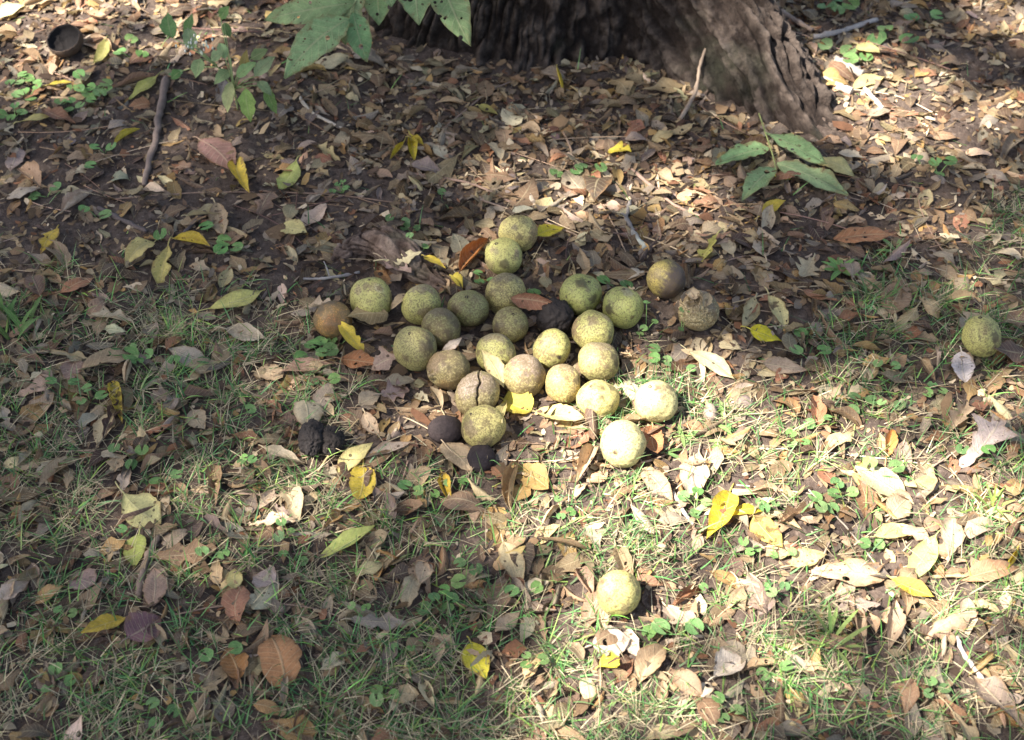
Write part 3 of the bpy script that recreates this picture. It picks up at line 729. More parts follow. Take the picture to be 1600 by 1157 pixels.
# rotten husks
def rotten(name, px, py, wpx, hpx, lab, col, sx=1, sz=.7, hollow=None, rug=.5, sunk=.35, yaw=0.0, tilt=0.0):
    v, f = ICO5; sd = px*.013
    r = wpx*scl(px, py)/2
    rad = 1 + rug*.35*(fbm(v[:,0]*3+sd, v[:,1]*3, v[:,2]*3, 4)-.5) + rug*.16*(fbm(v[:,0]*14+sd, v[:,1]*14, v[:,2]*14, 2)-.5)
    vv = v*rad[:, None]
    cols = np.tile(np.array(col), (len(v), 1))*(1+.5*(fbm(v[:,0]*6+sd, v[:,1]*6, v[:,2]*6, 3)-.5))[:, None]
    if hollow is not None:                                  # open cup: press the upper side in
        ax = np.array(hollow)/np.linalg.norm(hollow); d = v@ax
        lim = .35 + .15*(fbm(v[:,0]*4+sd, v[:,1]*4, v[:,2]*4, 2)-.5)
        rads = np.linalg.norm(v - d[:, None]*ax, axis=1)
        depth = np.where(d > lim, (lim + .0 - np.sqrt(np.maximum(.80-np.minimum(rads, .89)**2, 0))*.95), d)
        vv = vv + ((depth-d)*(d > lim))[:, None]*ax
        cols = np.where((d > lim)[:, None], np.array((.013,.010,.009)), cols)
    vv = vv*np.array([sx, hpx/wpx/.75, sz])*r
    vv = rotz(vv, yaw)
    if tilt:
        c, s = math.cos(tilt), math.sin(tilt); y_, z_ = vv[:, 1].copy(), vv[:, 2].copy(); vv[:, 1] = y_*c-z_*s; vv[:, 2] = y_*s+z_*c
    zz = r*sz*(1-sunk)
    p = P(px, py, zz); gz = float(np.median(H0[np.hypot(GX-p[0], GY-p[1]) < r*.6]))
    o = link(name, mesh(name, vv, tris=f, tint=cols, par=(0,0,0)), M_ROT, loc=(p[0], p[1], gz+zz))
    tag(o, lab, 'walnut husk')
    dist = np.hypot(GX-p[0], GY-p[1]); H[:] = np.maximum(H, np.where(dist < r*.9, gz+zz+.6*r*sz, -9).astype(np.float32)); COVER[dist < r*.7] += 3
    return o
rotten('rotten_walnut', 867, 500, 56, 46, 'black rotten walnut husk wedged between green walnuts', (.020,.015,.013), rug=1.0, sz=1.0, sunk=.12)
rotten('rotten_walnut', 488, 686, 42, 48, 'rounded black crumbly half of a rotted walnut in the litter', (.022,.017,.015), rug=1.3, sz=1.05, sunk=.05)
rotten('rotten_walnut', 516, 688, 44, 38, 'smaller black husk lump touching a rounded black half', (.024,.018,.015), rug=1.4, sz=.9, sunk=.05)
rotten('walnut_husk', 696, 672, 56, 36, 'smooth dark brown husk piece beside a smeared yellow walnut', (.036,.025,.023), rug=.32, sz=.75)
rotten('walnut_husk', 752, 716, 44, 40, 'dark purplish husk piece under the front of a yellow walnut', (.028,.020,.020), rug=.35, sz=.75)
rotten('walnut_shell_cup', 103, 68, 54, 46, 'hollow black nutshell cup lying in sunny leaf litter', (.075,.05,.035), hollow=(-.12, -.35, 1), rug=.2, sz=.85, sunk=.2)
rotten('brown_nut', 1110, 645, 22, 26, 'small smooth grey-brown nut standing in bright grass', (.23,.17,.13), rug=.08, sz=1.2)
rotten('brown_nut', 1163, 627, 28, 20, 'flat grey-brown nut half buried by the brown leaves', (.19,.14,.115), rug=.08, sz=.6)
rotten('walnut_husk', 1512, 474, 26, 20, 'crumbly dark brown husk fragment behind the lone gashed walnut', (.06,.04,.032), rug=1.2, sz=.5, sunk=.55)

# surface root among the litter
def px_path(pts): return np.array([P(a, b, z) for a, b, z in pts])
pp = smooth_path(px_path([(500,432,-.02),(535,398,.004),(570,382,.016),(605,385,.020),(640,415,.012),(672,436,.004),(725,470,-.02)]), 130)
rr = np.interp(np.linspace(0, 1, 130), [0,.2,.36,.52,.64,.8,1], [.008,.015,.021,.031,.029,.017,.008])
c, q_, uv_ = tube(pp, rr, 72, 0)
cn = c - np.array([pp[:, 0].mean(), pp[:, 1].mean(), 0])
cen = np.repeat(pp, 72, 0); nrm = c[:len(cen)]-cen; nl = np.linalg.norm(nrm, axis=1)[:, None]
nz = .6*fbm(c[:len(cen),0]*45, c[:len(cen),1]*45, c[:len(cen),2]*45, 4) + .4*fbm(uv_[:len(cen),0]*14, np.abs(uv_[:len(cen),1]-.5)*26, 2.0, 3)
cr_ = np.clip(1-np.abs(2*vn(c[:len(cen),0]*60+c[:len(cen),1]*50, c[:len(cen),2]*130, 2.2)-1)*3, 0, 1)
cn[:len(cen)] += nrm/nl*((nz-.5)*.016 - cr_*.005)[:, None]
pr = np.zeros((len(c), 3)); pr[:len(cen), 0] = np.clip(.35+(nz-.45)*2.4-.5*cr_, 0, 1)
o = link('surface_root', mesh('surface_root', cn, q_, uv=uv_, tint=(1.75,1.62,1.55), par=pr), M_BARK, loc=(pp[:,0].mean(), pp[:,1].mean(), 0))
tag(o, 'dark knobbly root breaking out of the soil behind the walnuts', 'root')
for a, b in zip(pp[::6], rr[::6]):
    dist = np.hypot(GX-a[0], GY-a[1]); H[:] = np.maximum(H, np.where(dist < b, a[2]+b*.8, -9).astype(np.float32)); COVER[dist < b] += 3

# ================================================================== TWIGS AND STICKS
def twig(name, pts, d0, d1, colr, lab, n=22, side=None, rough=.25, knots=True, end=None, cat='twig', grp=None, lift=.0):
    """pts in photo pixels, with optional height"""
    g = np.array([P(p[0], p[1], 0) for p in pts]); g = smooth_path(g, n)
    s = scl(pts[0][0], pts[0][1]); rad = np.linspace(d0, d1, n)*s/2
    hz = Hs(g[:, 0], g[:, 1]); k = np.ones(5)/5
    hs = np.convolve(np.pad(hz, 2, 'edge'), k, 'valid'); t = np.linspace(0, 1, n)
    line = np.interp(t, [0, .5, 1], [np.percentile(hs[:n//3+1], 60), np.percentile(hs[n//3:2*n//3+1], 60), np.percentile(hs[2*n//3:], 60)])
    if len(pts[0]) > 2: line = line + np.interp(np.linspace(0, len(pts)-1, n), range(len(pts)), [p[2] for p in pts])
    g[:, 2] = line + rad*.75 + lift
    seg = np.linalg.norm(g[-1]-g[0])
    jit = np.cumsum(rng.normal(0, 1, (n, 2)), 0); jit -= np.linspace(0, 1, n)[:, None]*jit[-1]; g[:, :2] += jit*seg*.0035*(rough/.25)
    if knots: rad = rad*(1 + .35*np.exp(-((t-R(.2,.4))/.03)**2) + .3*np.exp(-((t-R(.55,.8))/.03)**2))
    c, q, uv = tube(g, rad, 8 if d0 > 5 else 6, rough, R(0, 50))
    org = g[n//2].copy(); cols = np.tile(np.array(colr), (len(c), 1))
    if end is not None:
        e, f0 = end; m_ = np.clip((uv[:, 0]-f0)*6 + rng.normal(0, .25, len(c)), 0, 1)[:, None]; cols = cols*(1-m_)+np.array(e)*m_
    o = link(name, mesh(name, c-org, q, uv=uv, tint=cols, par=(0,0,0)), M_TWIG, loc=org)
    tag(o, lab, cat, grp or 'twigs and sticks on the ground')
    for p, r_ in zip(g, rad):
        i, j = cell(p[:1], p[1:2]); H[i, j] = np.maximum(H[i, j], p[2]+r_*.8); COVER[i, j] += 1
    if side:
        for (at, dx, dy, ln) in side:
            b = g[int(at*(n-1))]; e = b + np.array([dx, dy, .15])/np.linalg.norm([dx, dy, .15])*ln
            cc, qq, uu = tube(smooth_path([b, (b+e)/2+np.array([0,0,.004]), e], 6), np.linspace(rad[int(at*(n-1))]*.6, .0008, 6), 6, .1)
            link('side_twig', mesh('side_twig', cc-org, qq, uv=uu, tint=colr, par=(0,0,0)), M_TWIG, o)
    return o
DK=(.11,.085,.075); GR=(.30,.265,.235); TN=(.36,.25,.16); BRN=(.20,.125,.085); PALE=(.36,.30,.24)
twig('stick', [(262,128),(252,180),(243,225),(226,292)], 13, 8, (.17,.125,.10), 'thick grey-brown stick on bare soil beside the leafy weed', rough=.3, cat='stick')
twig('stick', [(156,327),(190,346),(230,366)], 9, 6, DK, 'short dark stick lying on soil above the yellow leaves, upper of a pair', rough=.3, cat='stick')
twig('stick', [(327,322),(303,348),(280,374)], 7, 5, DK, 'short charcoal stick pointing at a narrow yellow leaf', rough=.3, cat='stick')
twig('twig', [(984,318),(978,346),(990,370),(1008,392)], 5.5, 9, (.22,.19,.165), 'crooked grey twig with a pale lichen-covered end', rough=.35, end=((.44,.43,.34), .62), side=[(.35,-.3,.2,.012)])
twig('twig', [(474,440),(515,438),(562,428)], 4, 5, GR, 'pale grey twig behind the ring-marked green walnut', side=[(.55,-.2,.5,.03)])
twig('dead_vine', [(1100,118,.055),(1088,140,.035),(1086,160,.015),(1062,192,0)], 4, 7, (.33,.24,.17), 'curved bare stem leaning against the big tree root', cat='stem')
twig('thin_twig', [(232,768),(330,772),(430,775),(520,786),(600,798)], 4.5, 2.5, (.29,.20,.14), 'long straight brown stem lying in shaded grass', knots=False, rough=.12, cat='stem')
twig('thin_twig', [(498,742),(532,700),(566,654)], 3.5, 2.5, (.40,.28,.14), 'tan leaf stalk slanting past the black rotted halves', knots=False, rough=.1, cat='stem')
twig('thin_twig', [(638,724),(630,752),(622,784)], 3.5, 2.5, (.34,.22,.15), 'short brown stalk standing out of sunny grass below the husk pieces', knots=False, rough=.1, cat='stem')
twig('thin_twig', [(630,655),(680,690),(735,745)], 2.5, 2, (.38,.28,.18), 'thin stalk crossing the tan leaf beside the husk pieces', knots=False, rough=.1, cat='stem')
twig('stick', [(985,272),(1020,300),(1060,330),(1150,362)], 6, 3, (.26,.17,.125), 'straight brown stick in thick litter near the lichen-ended twig', rough=.2, cat='stick')
twig('thin_twig', [(755,315),(840,345),(905,372)], 3.2, 2, (.36,.25,.17), 'dry leaf stalk passing behind the walnut at the trunkward end', knots=False, rough=.1, cat='stem')
twig('thin_twig', [(405,300),(520,306),(630,318)], 2.4, 2, (.25,.16,.11), 'long thin stem on dark soil near the pale green oval leaf', knots=False, rough=.1, cat='stem')
twig('thin_twig', [(180,312),(290,302),(400,300)], 2.6, 2, (.26,.17,.12), 'long thin stem running to the bright yellow curled leaf', knots=False, rough=.1, cat='stem')
twig('thin_twig', [(985,395),(1030,385),(1120,330),(1185,325)], 3, 2, (.42,.28,.15), 'bent tan stalk beside the lichen-ended twig', knots=False, rough=.1, cat='stem')
twig('thin_twig', [(1005,372),(1050,390),(1078,410)], 2.6, 2, (.48,.36,.22), 'pale needle-like stalk above the half-black walnut', knots=False, rough=.1, cat='stem')
twig('thin_twig', [(880,208),(893,240),(900,280)], 4, 2.5, (.38,.25,.16), 'upright tan stalk in litter between two small green weeds', knots=False, rough=.1, cat='stem')
twig('thin_twig', [(760,300),(830,282),(930,278),(980,276)], 2.8, 2, (.38,.27,.17), 'curved brown stalk in sunlit litter before the trunk', knots=False, rough=.1, cat='stem')
twig('twig', [(1052,775),(1066,800),(1082,826)], 7, 5, (.36,.32,.28), 'short grey twig in sunny grass near the folded yellow leaf', rough=.3)
twig('twig', [(1490,1000),(1508,1030),(1532,1066),(1545,1090)], 7, 8, (.38,.33,.28), 'rough pale grey twig in sunny grass with a brown leaf at its tip', rough=.45)
twig('stick', [(247,842),(228,880),(216,934)], 10, 12, (.25,.175,.125), 'bark-covered stick in grass beside the pointed yellow-green leaf', rough=.3, cat='stick')
twig('thin_twig', [(1185,706),(1290,712),(1390,724),(1450,732)], 2.4, 2, (.50,.44,.36), 'long bleached stem across sunny grass', knots=False, rough=.12, cat='stem')
twig('thin_twig', [(1150,762),(1240,772),(1350,786)], 2.4, 2, (.48,.40,.30), 'straight thin stem in the brightest grass', knots=False, rough=.12, cat='stem')
twig('thin_twig', [(1000,736),(1040,716),(1082,682)], 4, 3, (.33,.22,.14), 'leaf stalk pointing from the rust leaf towards bright grass', knots=False, rough=.1, cat='stem')
twig('thin_twig', [(1262,770),(1320,828),(1375,893)], 3, 2.5, (.36,.29,.22), 'thin grey stalk ending at the long tan leaf', knots=False, rough=.1, cat='stem')
twig('thin_twig', [(1150,990),(1230,962),(1310,915)], 3, 2.2, (.27,.18,.12), 'brown stalk in shaded grass beside a curled leaf group', knots=False, rough=.12, cat='stem')
twig('twig', [(1040,1008),(1070,1002),(1098,996)], 8, 6, (.40,.30,.21), 'stubby tan twig beside the round weed leaves', rough=.3)
twig('stick', [(1268,72),(1310,64),(1368,42)], 9, 7, (.30,.26,.23), 'grey stick behind the root among round green weeds', rough=.25, cat='stick')
twig('stick', [(1212,28),(1235,40),(1268,58)], 10, 7, (.30,.215,.16), 'brown stick close behind the trunk', rough=.25, cat='stick')
twig('bark_strip', [(1304,102),(1322,116),(1345,128)], 10, 14, PALE, 'upper pale bark strip in the sunlit patch beside the root', rough=.35, cat='bark')
twig('bark_strip', [(1278,132),(1300,143),(1328,156)], 12, 13, PALE, 'lower pale bark strip touching the sunlit root end', rough=.35, cat='bark')
twig('bark_strip', [(1348,152),(1360,166),(1376,182)], 7, 6, (.50,.42,.34), 'thin pale bark sliver in the sunlit patch', rough=.35, cat='bark')
twig('thin_twig', [(1325,150),(1400,160),(1470,190)], 2.4, 2, (.44,.34,.24), 'thin stem across the sunlit litter patch', knots=False, rough=.1, cat='stem')
twig('twig', [(470,155),(490,180),(540,205)], 6, 4, (.42,.35,.27), 'pale curved rootlet on litter before the leafy seedling', rough=.3)
twig('thin_twig', [(640,275),(740,290),(820,330)], 5, 3, (.27,.175,.125), 'brown stick running through litter towards the heap end', knots=True, rough=.2, cat='stem')
twig('thin_twig', [(690,205),(760,150),(800,128)], 3, 2.4, (.22,.15,.11), 'thin stick propped in the litter at the trunk foot', knots=False, rough=.15, cat='stem')
twig('thin_twig', [(925,300),(960,360),(985,420)], 2.6, 2, (.37,.25,.16), 'long stalk lying between litter and scuffed walnut', knots=False, rough=.12, cat='stem')
twig('thin_twig', [(1145,478),(1250,455),(1350,452)], 3, 2.2, (.40,.31,.19), 'thin straw stalk below the star-shaped weed', knots=False, rough=.12, cat='stem')
twig('thin_twig', [(1120,420),(1180,405),(1250,440)], 3, 2.2, (.24,.16,.12), 'dark stalk between the ragged yellow leaf and star weed', knots=False, rough=.12, cat='stem')
twig('thin_twig', [(1455,735),(1530,690),(1600,650)], 3.5, 2.5, (.27,.18,.13), 'brown stalk under the big crumpled grey leaf', knots=False, rough=.12, cat='stem')
twig('thin_twig', [(60,800),(120,820),(200,850)], 2.6, 2, (.32,.25,.17), 'grey stalk in dim grass beside the broad pale yellow leaf', knots=False, rough=.12, cat='stem')
twig('thin_twig', [(270,960),(370,948),(480,955),(590,990)], 2.8, 2, (.27,.18,.13), 'long drooping stalk across shaded grass and brown leaves', knots=False, rough=.12, cat='stem')
twig('thin_twig', [(400,868),(520,872),(640,874)], 2.4, 2, (.25,.17,.12), 'fine straight stalk under the folded yellow-green leaf', knots=False, rough=.12, cat='stem')
twig('thin_twig', [(620,885),(622,920),(630,955)], 2.6, 2.2, (.26,.17,.12), 'short stalk hanging beside two tan oval leaves', knots=False, rough=.12, cat='stem')

# ================================================================== LEAVES PLACED ONE BY ONE
LAND = [(wd[0], wd[1], wd[7]) for wd in WALNUTS] + [(1170,150,'the big tree root'),(780,130,'the trunk foot'),(600,385,'the knobbly root'),(1215,260,'the fallen green sprig'),
        (500,690,'the black rotted halves'),(245,210,'the thick grey-brown stick'),(103,66,'the hollow nutshell cup'),(1310,425,'the star-shaped weed'),(990,355,'the lichen-ended twig'),
        (20,490,'the broad-bladed grass tuft'),(215,787,'the broad pale yellow leaf'),(213,857,'the pointed yellow-green leaf'),(365,463,'the long pale yellow leaf'),(425,1030,'the orange leaf pair'),
        (745,1030,'the spotted yellow leaf'),(1120,815,'the folded yellow leaf'),(1435,878,'the green-yellow leaf'),(1530,700,'the crumpled grey leaf'),(380,265,'the bright yellow curled leaf'),
        (1335,895,'the long tan leaf'),(350,150,'the leafy weed'),(1355,165,'the sunlit bark strips'),(165,980,'the yellow leaf on brown ones'),(190,620,'the twisted yellow leaf'),(650,920,'two tan oval leaves'),(1510,1040,'the rough pale twig')]
def landmark(px, py, skip=None):
    best = min(LAND, key=lambda t: math.hypot(t[0]-px, (t[1]-py)*1.35) + (1e6 if t[2] == skip else 0)); return best[2]
def lay(name, b, t, wpx, shape, form, colr, lab, cat, grp, spots=.2, trans=.12, holes=.0, lift=.003, nu=16, nv=8, rough=.05, pet=True, over=None, pct=72, tilt=.35):
    gb, gt = P(*b, .008), P(*t, .008); L = float(np.linalg.norm(gt-gb)); yaw = math.atan2(gt[1]-gb[1], gt[0]-gb[0])
    th = math.atan2(-(t[1]-b[1]), t[0]-b[0]); fs = math.sqrt(math.sin(th)**2 + (math.cos(th)*.72)**2)
    mx, my = (b[0]+t[0])/2, (b[1]+t[1])/2; W = wpx*scl(mx, my)/fs
    f = FORMS[form]
    if form in ('curled','folded'): W *= 1.35
    Lm = L*{'arched':1.10,'curled':1.03,'cupped':1.05}.get(form, 1.0)
    co, q, uv = leaf(Lm, W, shape, R(*f['bend'])*.8, R(*f['fold']), R(*f['cup'])*.9, R(-.5, .5), R(-.07, .07), rough, f['tear'], nu, nv)
    if pet: co, q, uv = with_petiole(co, q, uv, L, R(.12, .28))
    c = settle(co, (gb[0], gb[1]), yaw, lift=lift, pct=pct, maxtilt=tilt, climb=tilt > .5)
    if over is not None: c[:, 2] += over
    i_, j_ = cell(c[:, 0], c[:, 1])
    for a_ in (-1, 0, 1):
        for b_ in (-1, 0, 1): COVER[np.clip(i_+a_, 0, len(gx)-1), np.clip(j_+b_, 0, len(gy)-1)] += 2
    org = np.array([c[:, 0].mean(), c[:, 1].mean(), c[:, 2].mean()])
    tc = np.clip(np.array(colr)*(1+rng.normal(0, .05)), .01, .9)
    # older rim: colour drifts a little along the blade
    k = fbm(uv[:, 0]*2.2+R(0, 40), uv[:, 1]*1.3, 1.0, 2)[:, None]; tints = tc*(.82+.36*k)
    o = link(name, mesh(name, c-org, q, uv=uv, tint=tints, par=(spots, trans, holes)), M_LEAF, loc=org)
    tag(o, lab, cat, grp)
    return o
# ------------------------------------------------------------------ more single dry leaves: the larger ones lying on top
def place_word(px, py, gd):
    return 'in grass' if gd > .5 else 'on litter'
USED = set()
def unique(head, px, py):
    a = landmark(px, py); lab = f'{head} near {a}'
    if lab in USED:
        b = landmark(px, py, a); alt = f'{head} between {a} and {b[4:] if b.startswith("the ") else b}'
        if alt not in USED and len(alt.split()) <= 16: lab = alt
    USED.add(lab); return lab
cand = scatter(240, (.046, .082), .75, 12, 6, yr=(.74, 2.6), xr=(-1.05, 1.05), edge=.42)
SHN = {'ovate':'oval','lance':'narrow','obovate':'blunt','oak':'lobed'}
for (x, y, L, gd) in sorted(cand, key=lambda t: t[2]):
    W = L*R(.38, .60); cnm = NAMES[rng.choice(len(NAMES), p=BW)]; form = pick(['flat','flat','curled','folded','arched','torn','cupped']); shp = pick(['ovate','ovate','lance','obovate','oak'])
    px, py = pix([x, y, 0])
    co, q, uv = form_leaf(form, L, W, shp, 12, 6, .07)
    if rng.random() < .5: co, q, uv = with_petiole(co, q, uv, L, R(.1, .3))
    c = settle(co-np.array([L/2, 0, 0]), (x, y), R(0, 6.28), lift=.003+.004*gd)
    org = c.mean(0); k = fbm(uv[:, 0]*2.2+R(0, 40), uv[:, 1]*1.3, 1.0, 2)[:, None]
    o = link('dry_leaf', mesh('dry_leaf', c-org, q, uv=uv, tint=vary(BROWN[cnm], .14)*(.8+.4*k), par=(.4*R(0, 1), .12, .12)), M_LEAF, loc=org)
    tag(o, unique(f'{form} {SHN[shp]} {cnm} dead leaf {place_word(px, py, gd)}', px, py), 'leaf', 'dry brown leaves scattered on the ground')

YE=(.64,.46,.06); PY=(.60,.50,.20); YG=(.44,.46,.13); GO=(.60,.40,.05); BL=(.56,.48,.27); RU=(.40,.15,.04)
YL = [ # base, tip, width px, shape, form, colour, spots, label
 ((368,240),(390,302),30,'ovate','folded',YE,.45,'bright yellow curled leaf on dark soil beside a reddish brown leaf'),
 ((463,250),(436,296),32,'obovate','flat',YG,.15,'smooth pale green oval leaf alone on dark soil'),
 ((436,349),(480,366),24,'ovate','flat',PY,.4,'small pale yellow leaf with grey blotch near the knobbly root'),
 ((270,368),(327,386),19,'lance','curled',YE,.25,'narrow deep yellow leaf at the end of a charcoal stick'),
 ((240,376),(196,412),30,'ovate','arched',(.56,.44,.16),.35,'faded yellow leaf left of another at the grass edge, on soil'),
 ((262,378),(247,440),36,'obovate','torn',(.55,.44,.13),.35,'mottled yellow leaf pointing down into the grass edge'),
 ((88,354),(64,402),26,'ovate','torn',GO,.5,'ragged golden leaf on dark leaf litter'),
 ((325,480),(414,448),30,'lance','flat',(.62,.56,.17),.25,'long pale yellow leaf with toothed edge lying on brown leaf'),
 ((172,590),(190,656),27,'ovate','curled',(.58,.44,.06),.75,'twisted yellow leaf with brown streaks in brown leaves'),
 ((190,765),(250,812),48,'obovate','flat',(.70,.62,.26),.35,'broad pale yellow leaf with nibbled end on shaded grass'),
 ((216,830),(210,884),38,'ovate','flat',(.46,.48,.12),.15,'pointed yellow-green leaf beside a bark-covered stick'),
 ((368,926),(366,886),28,'ovate','flat',(.50,.42,.17),.4,'faded yellow-brown leaf in a group of dull leaves'),
 ((195,962),(130,998),28,'ovate','flat',GO,.25,'yellow leaf resting on a heap of brown ones'),
 ((527,744),(584,694),30,'ovate','flat',PY,.3,'sunny pale yellow leaf beside the black rotted halves'),
 ((568,730),(561,784),42,'round','flat',YE,.2,'rounded bright yellow leaf in grass below a paler one'),
 ((690,734),(708,792),30,'lance','folded',GO,.5,'yellow leaf with brown edge standing in grass below husk pieces'),
 ((528,522),(570,554),28,'obovate','torn',YE,.2,'crumpled yellow leaf beside the orange-brown walnut'),
 ((838,642),(912,662),34,'ovate','flat',PY,.1,'sunlit pale yellow leaf in front of the small yellowish brown walnut'),
 ((787,622),(830,642),30,'round','folded',(.66,.54,.08),.25,'crumpled yellow leaf wedged under the purplish brown walnut'),
 ((838,386),(884,352),23,'lance','flat',(.66,.52,.04),.4,'spotted yellow leaf pointing away from the heap end'),
 ((664,420),(697,435),19,'ovate','flat',YE,.1,'small yellow leaf at the tip of the knobbly root'),
 ((706,434),(722,450),20,'ovate','curled',(.62,.50,.08),.1,'small curled yellow leaf above the dark olive walnut'),
 ((640,208),(647,250),17,'lance','curled',(.50,.38,.03),.3,'olive-yellow leaf strip in shaded litter, middle of three'),
 ((632,218),(610,250),12,'lance','curled',(.50,.38,.03),.3,'narrow olive-yellow leaf sliver, outer one of three strips'),
 ((640,215),(662,228),16,'lance','curled',(.50,.38,.05),.3,'short olive-yellow leaf, innermost toward the trunk of three strips'),
 ((950,230),(986,243),24,'ovate','torn',(.62,.48,.05),.3,'torn yellow leaf in litter in front of the trunk'),
 ((1120,370),(1090,416),32,'oak','torn',(.52,.46,.12),.45,'ragged yellow-green leaf on litter behind the half-black walnut'),
 ((1170,521),(1222,533),24,'ovate','flat',(.74,.60,.03),.05,'clean bright yellow oval leaf near the shrivelled walnut'),
 ((1200,466),(1226,522),28,'ovate','flat',(.60,.50,.22),.55,'speckled pale leaf beside the clean bright yellow one'),
 ((1180,470),(1160,522),32,'ovate','cupped',(.52,.42,.22),.4,'tan-yellow leaf between the shrivelled walnut and a speckled leaf'),
 ((1074,550),(1150,592),30,'lance','flat',BL,.1,'bleached cream leaf on the sunny edge of the litter'),
 ((1336,276),(1274,258),24,'ovate','arched',PY,.15,'pale yellow leaf touching the fallen green sprig'),
 ((1190,340),(1226,322),18,'ovate','flat',YE,.1,'small yellow leaf on dark soil below the green sprig'),
 ((1204,278),(1236,286),11,'lance','flat',(.62,.52,.05),.1,'narrow yellow leaf showing under the green sprig'),
 ((1140,768),(1104,842),40,'ovate','folded',(.74,.56,.05),.2,'large folded yellow leaf in sunny grass'),
 ((1140,812),(1192,800),18,'lance','arched',(.70,.54,.04),.3,'narrow yellow leaf bridging two bigger ones in sunny grass'),
 ((1176,812),(1224,862),38,'ovate','flat',(.70,.55,.12),.8,'yellow leaf with large brown blotches in sunny grass'),
 ((1235,888),(1292,868),26,'ovate','flat',(.62,.50,.22),.2,'straw-yellow leaf leaning on the long tan leaf'),
 ((1392,906),(1457,942),27,'lance','flat',(.66,.48,.05),.45,'narrow golden leaf below the green-yellow one'),
 ((1462,838),(1413,914),37,'lance','flat',(.46,.49,.17),.1,'large green-yellow lance leaf in sunny grass'),
 ((1364,840),(1442,828),28,'lance','flat',PY,.1,'pale yellow lance leaf above the green-yellow one'),
 ((1416,776),(1334,734),46,'ovate','flat',BL,.05,'broad bleached leaf glaring in full sun'),
 ((1590,858),(1550,910),20,'lance','curled',(.68,.50,.05),.2,'curled yellow leaf at the end of a dark brown one'),
 ((736,1000),(760,1066),44,'ovate','flat',(.70,.58,.05),.5,'yellow leaf with black pin spots in shaded grass'),
 ((934,1046),(967,1026),30,'obovate','torn',(.74,.62,.06),.05,'small broken yellow leaf on pale crumpled leaves'),
 ((495,866),(588,834),20,'lance','folded',YG,.1,'folded yellow-green leaf with an orange edge in grass'),
 ((870,111),(880,140),17,'ovate','curled',(.62,.46,.05),.1,'small yellow leaf against the foot of the trunk'),
 ((748,166),(778,176),16,'ovate','flat',(.46,.38,.10),.2,'olive leaf on shaded litter at the trunk'),
 ((1338,76),(1372,96),24,'ovate','flat',PY,.1,'pale yellow leaf among round weeds behind the root'),
 ((1332,142),(1382,126),22,'ovate','flat',PY,.1,'cream-yellow leaf lying on sunlit bark strips'),
 ((72,132),(112,124),14,'lance','flat',(.52,.40,.05),.2,'small golden leaf in sunny weeds by the nutshell cup'),
 ((168,70),(146,98),20,'ovate','cupped',(.42,.38,.12),.1,'olive-yellow leaf in sunny litter, upper of two'),
 ((246,117),(200,152),17,'lance','flat',(.48,.46,.12),.1,'narrow pale green leaf above dark soil and stick'),
 ((176,222),(216,195),15,'lance','curled',(.52,.40,.05),.2,'curled mustard leaf on dark soil near the stick'),
 ((28,188),(88,176),12,'lance','flat',(.56,.46,.16),.1,'thin straw-coloured leaf lying on litter by round weeds'),
 ((-5,28),(40,12),24,'lance','flat',(.64,.56,.28),.1,'bleached yellow leaf in the sunny top of the litter'),
 ((785,682),(792,628),22,'ovate','cupped',(.62,.52,.22),.1,'pale leaf pressed against the smeared yellow walnut'),
]
for (b, t, wp, shp, fm, colr, sp, lab) in YL:
    lay('yellow_leaf' if not (colr is YG or colr[1] >= colr[0]) else 'green_leaf', b, t, wp, shp, fm, colr, lab, 'leaf', 'yellow leaves among the litter', sp, .28, .0, .005)
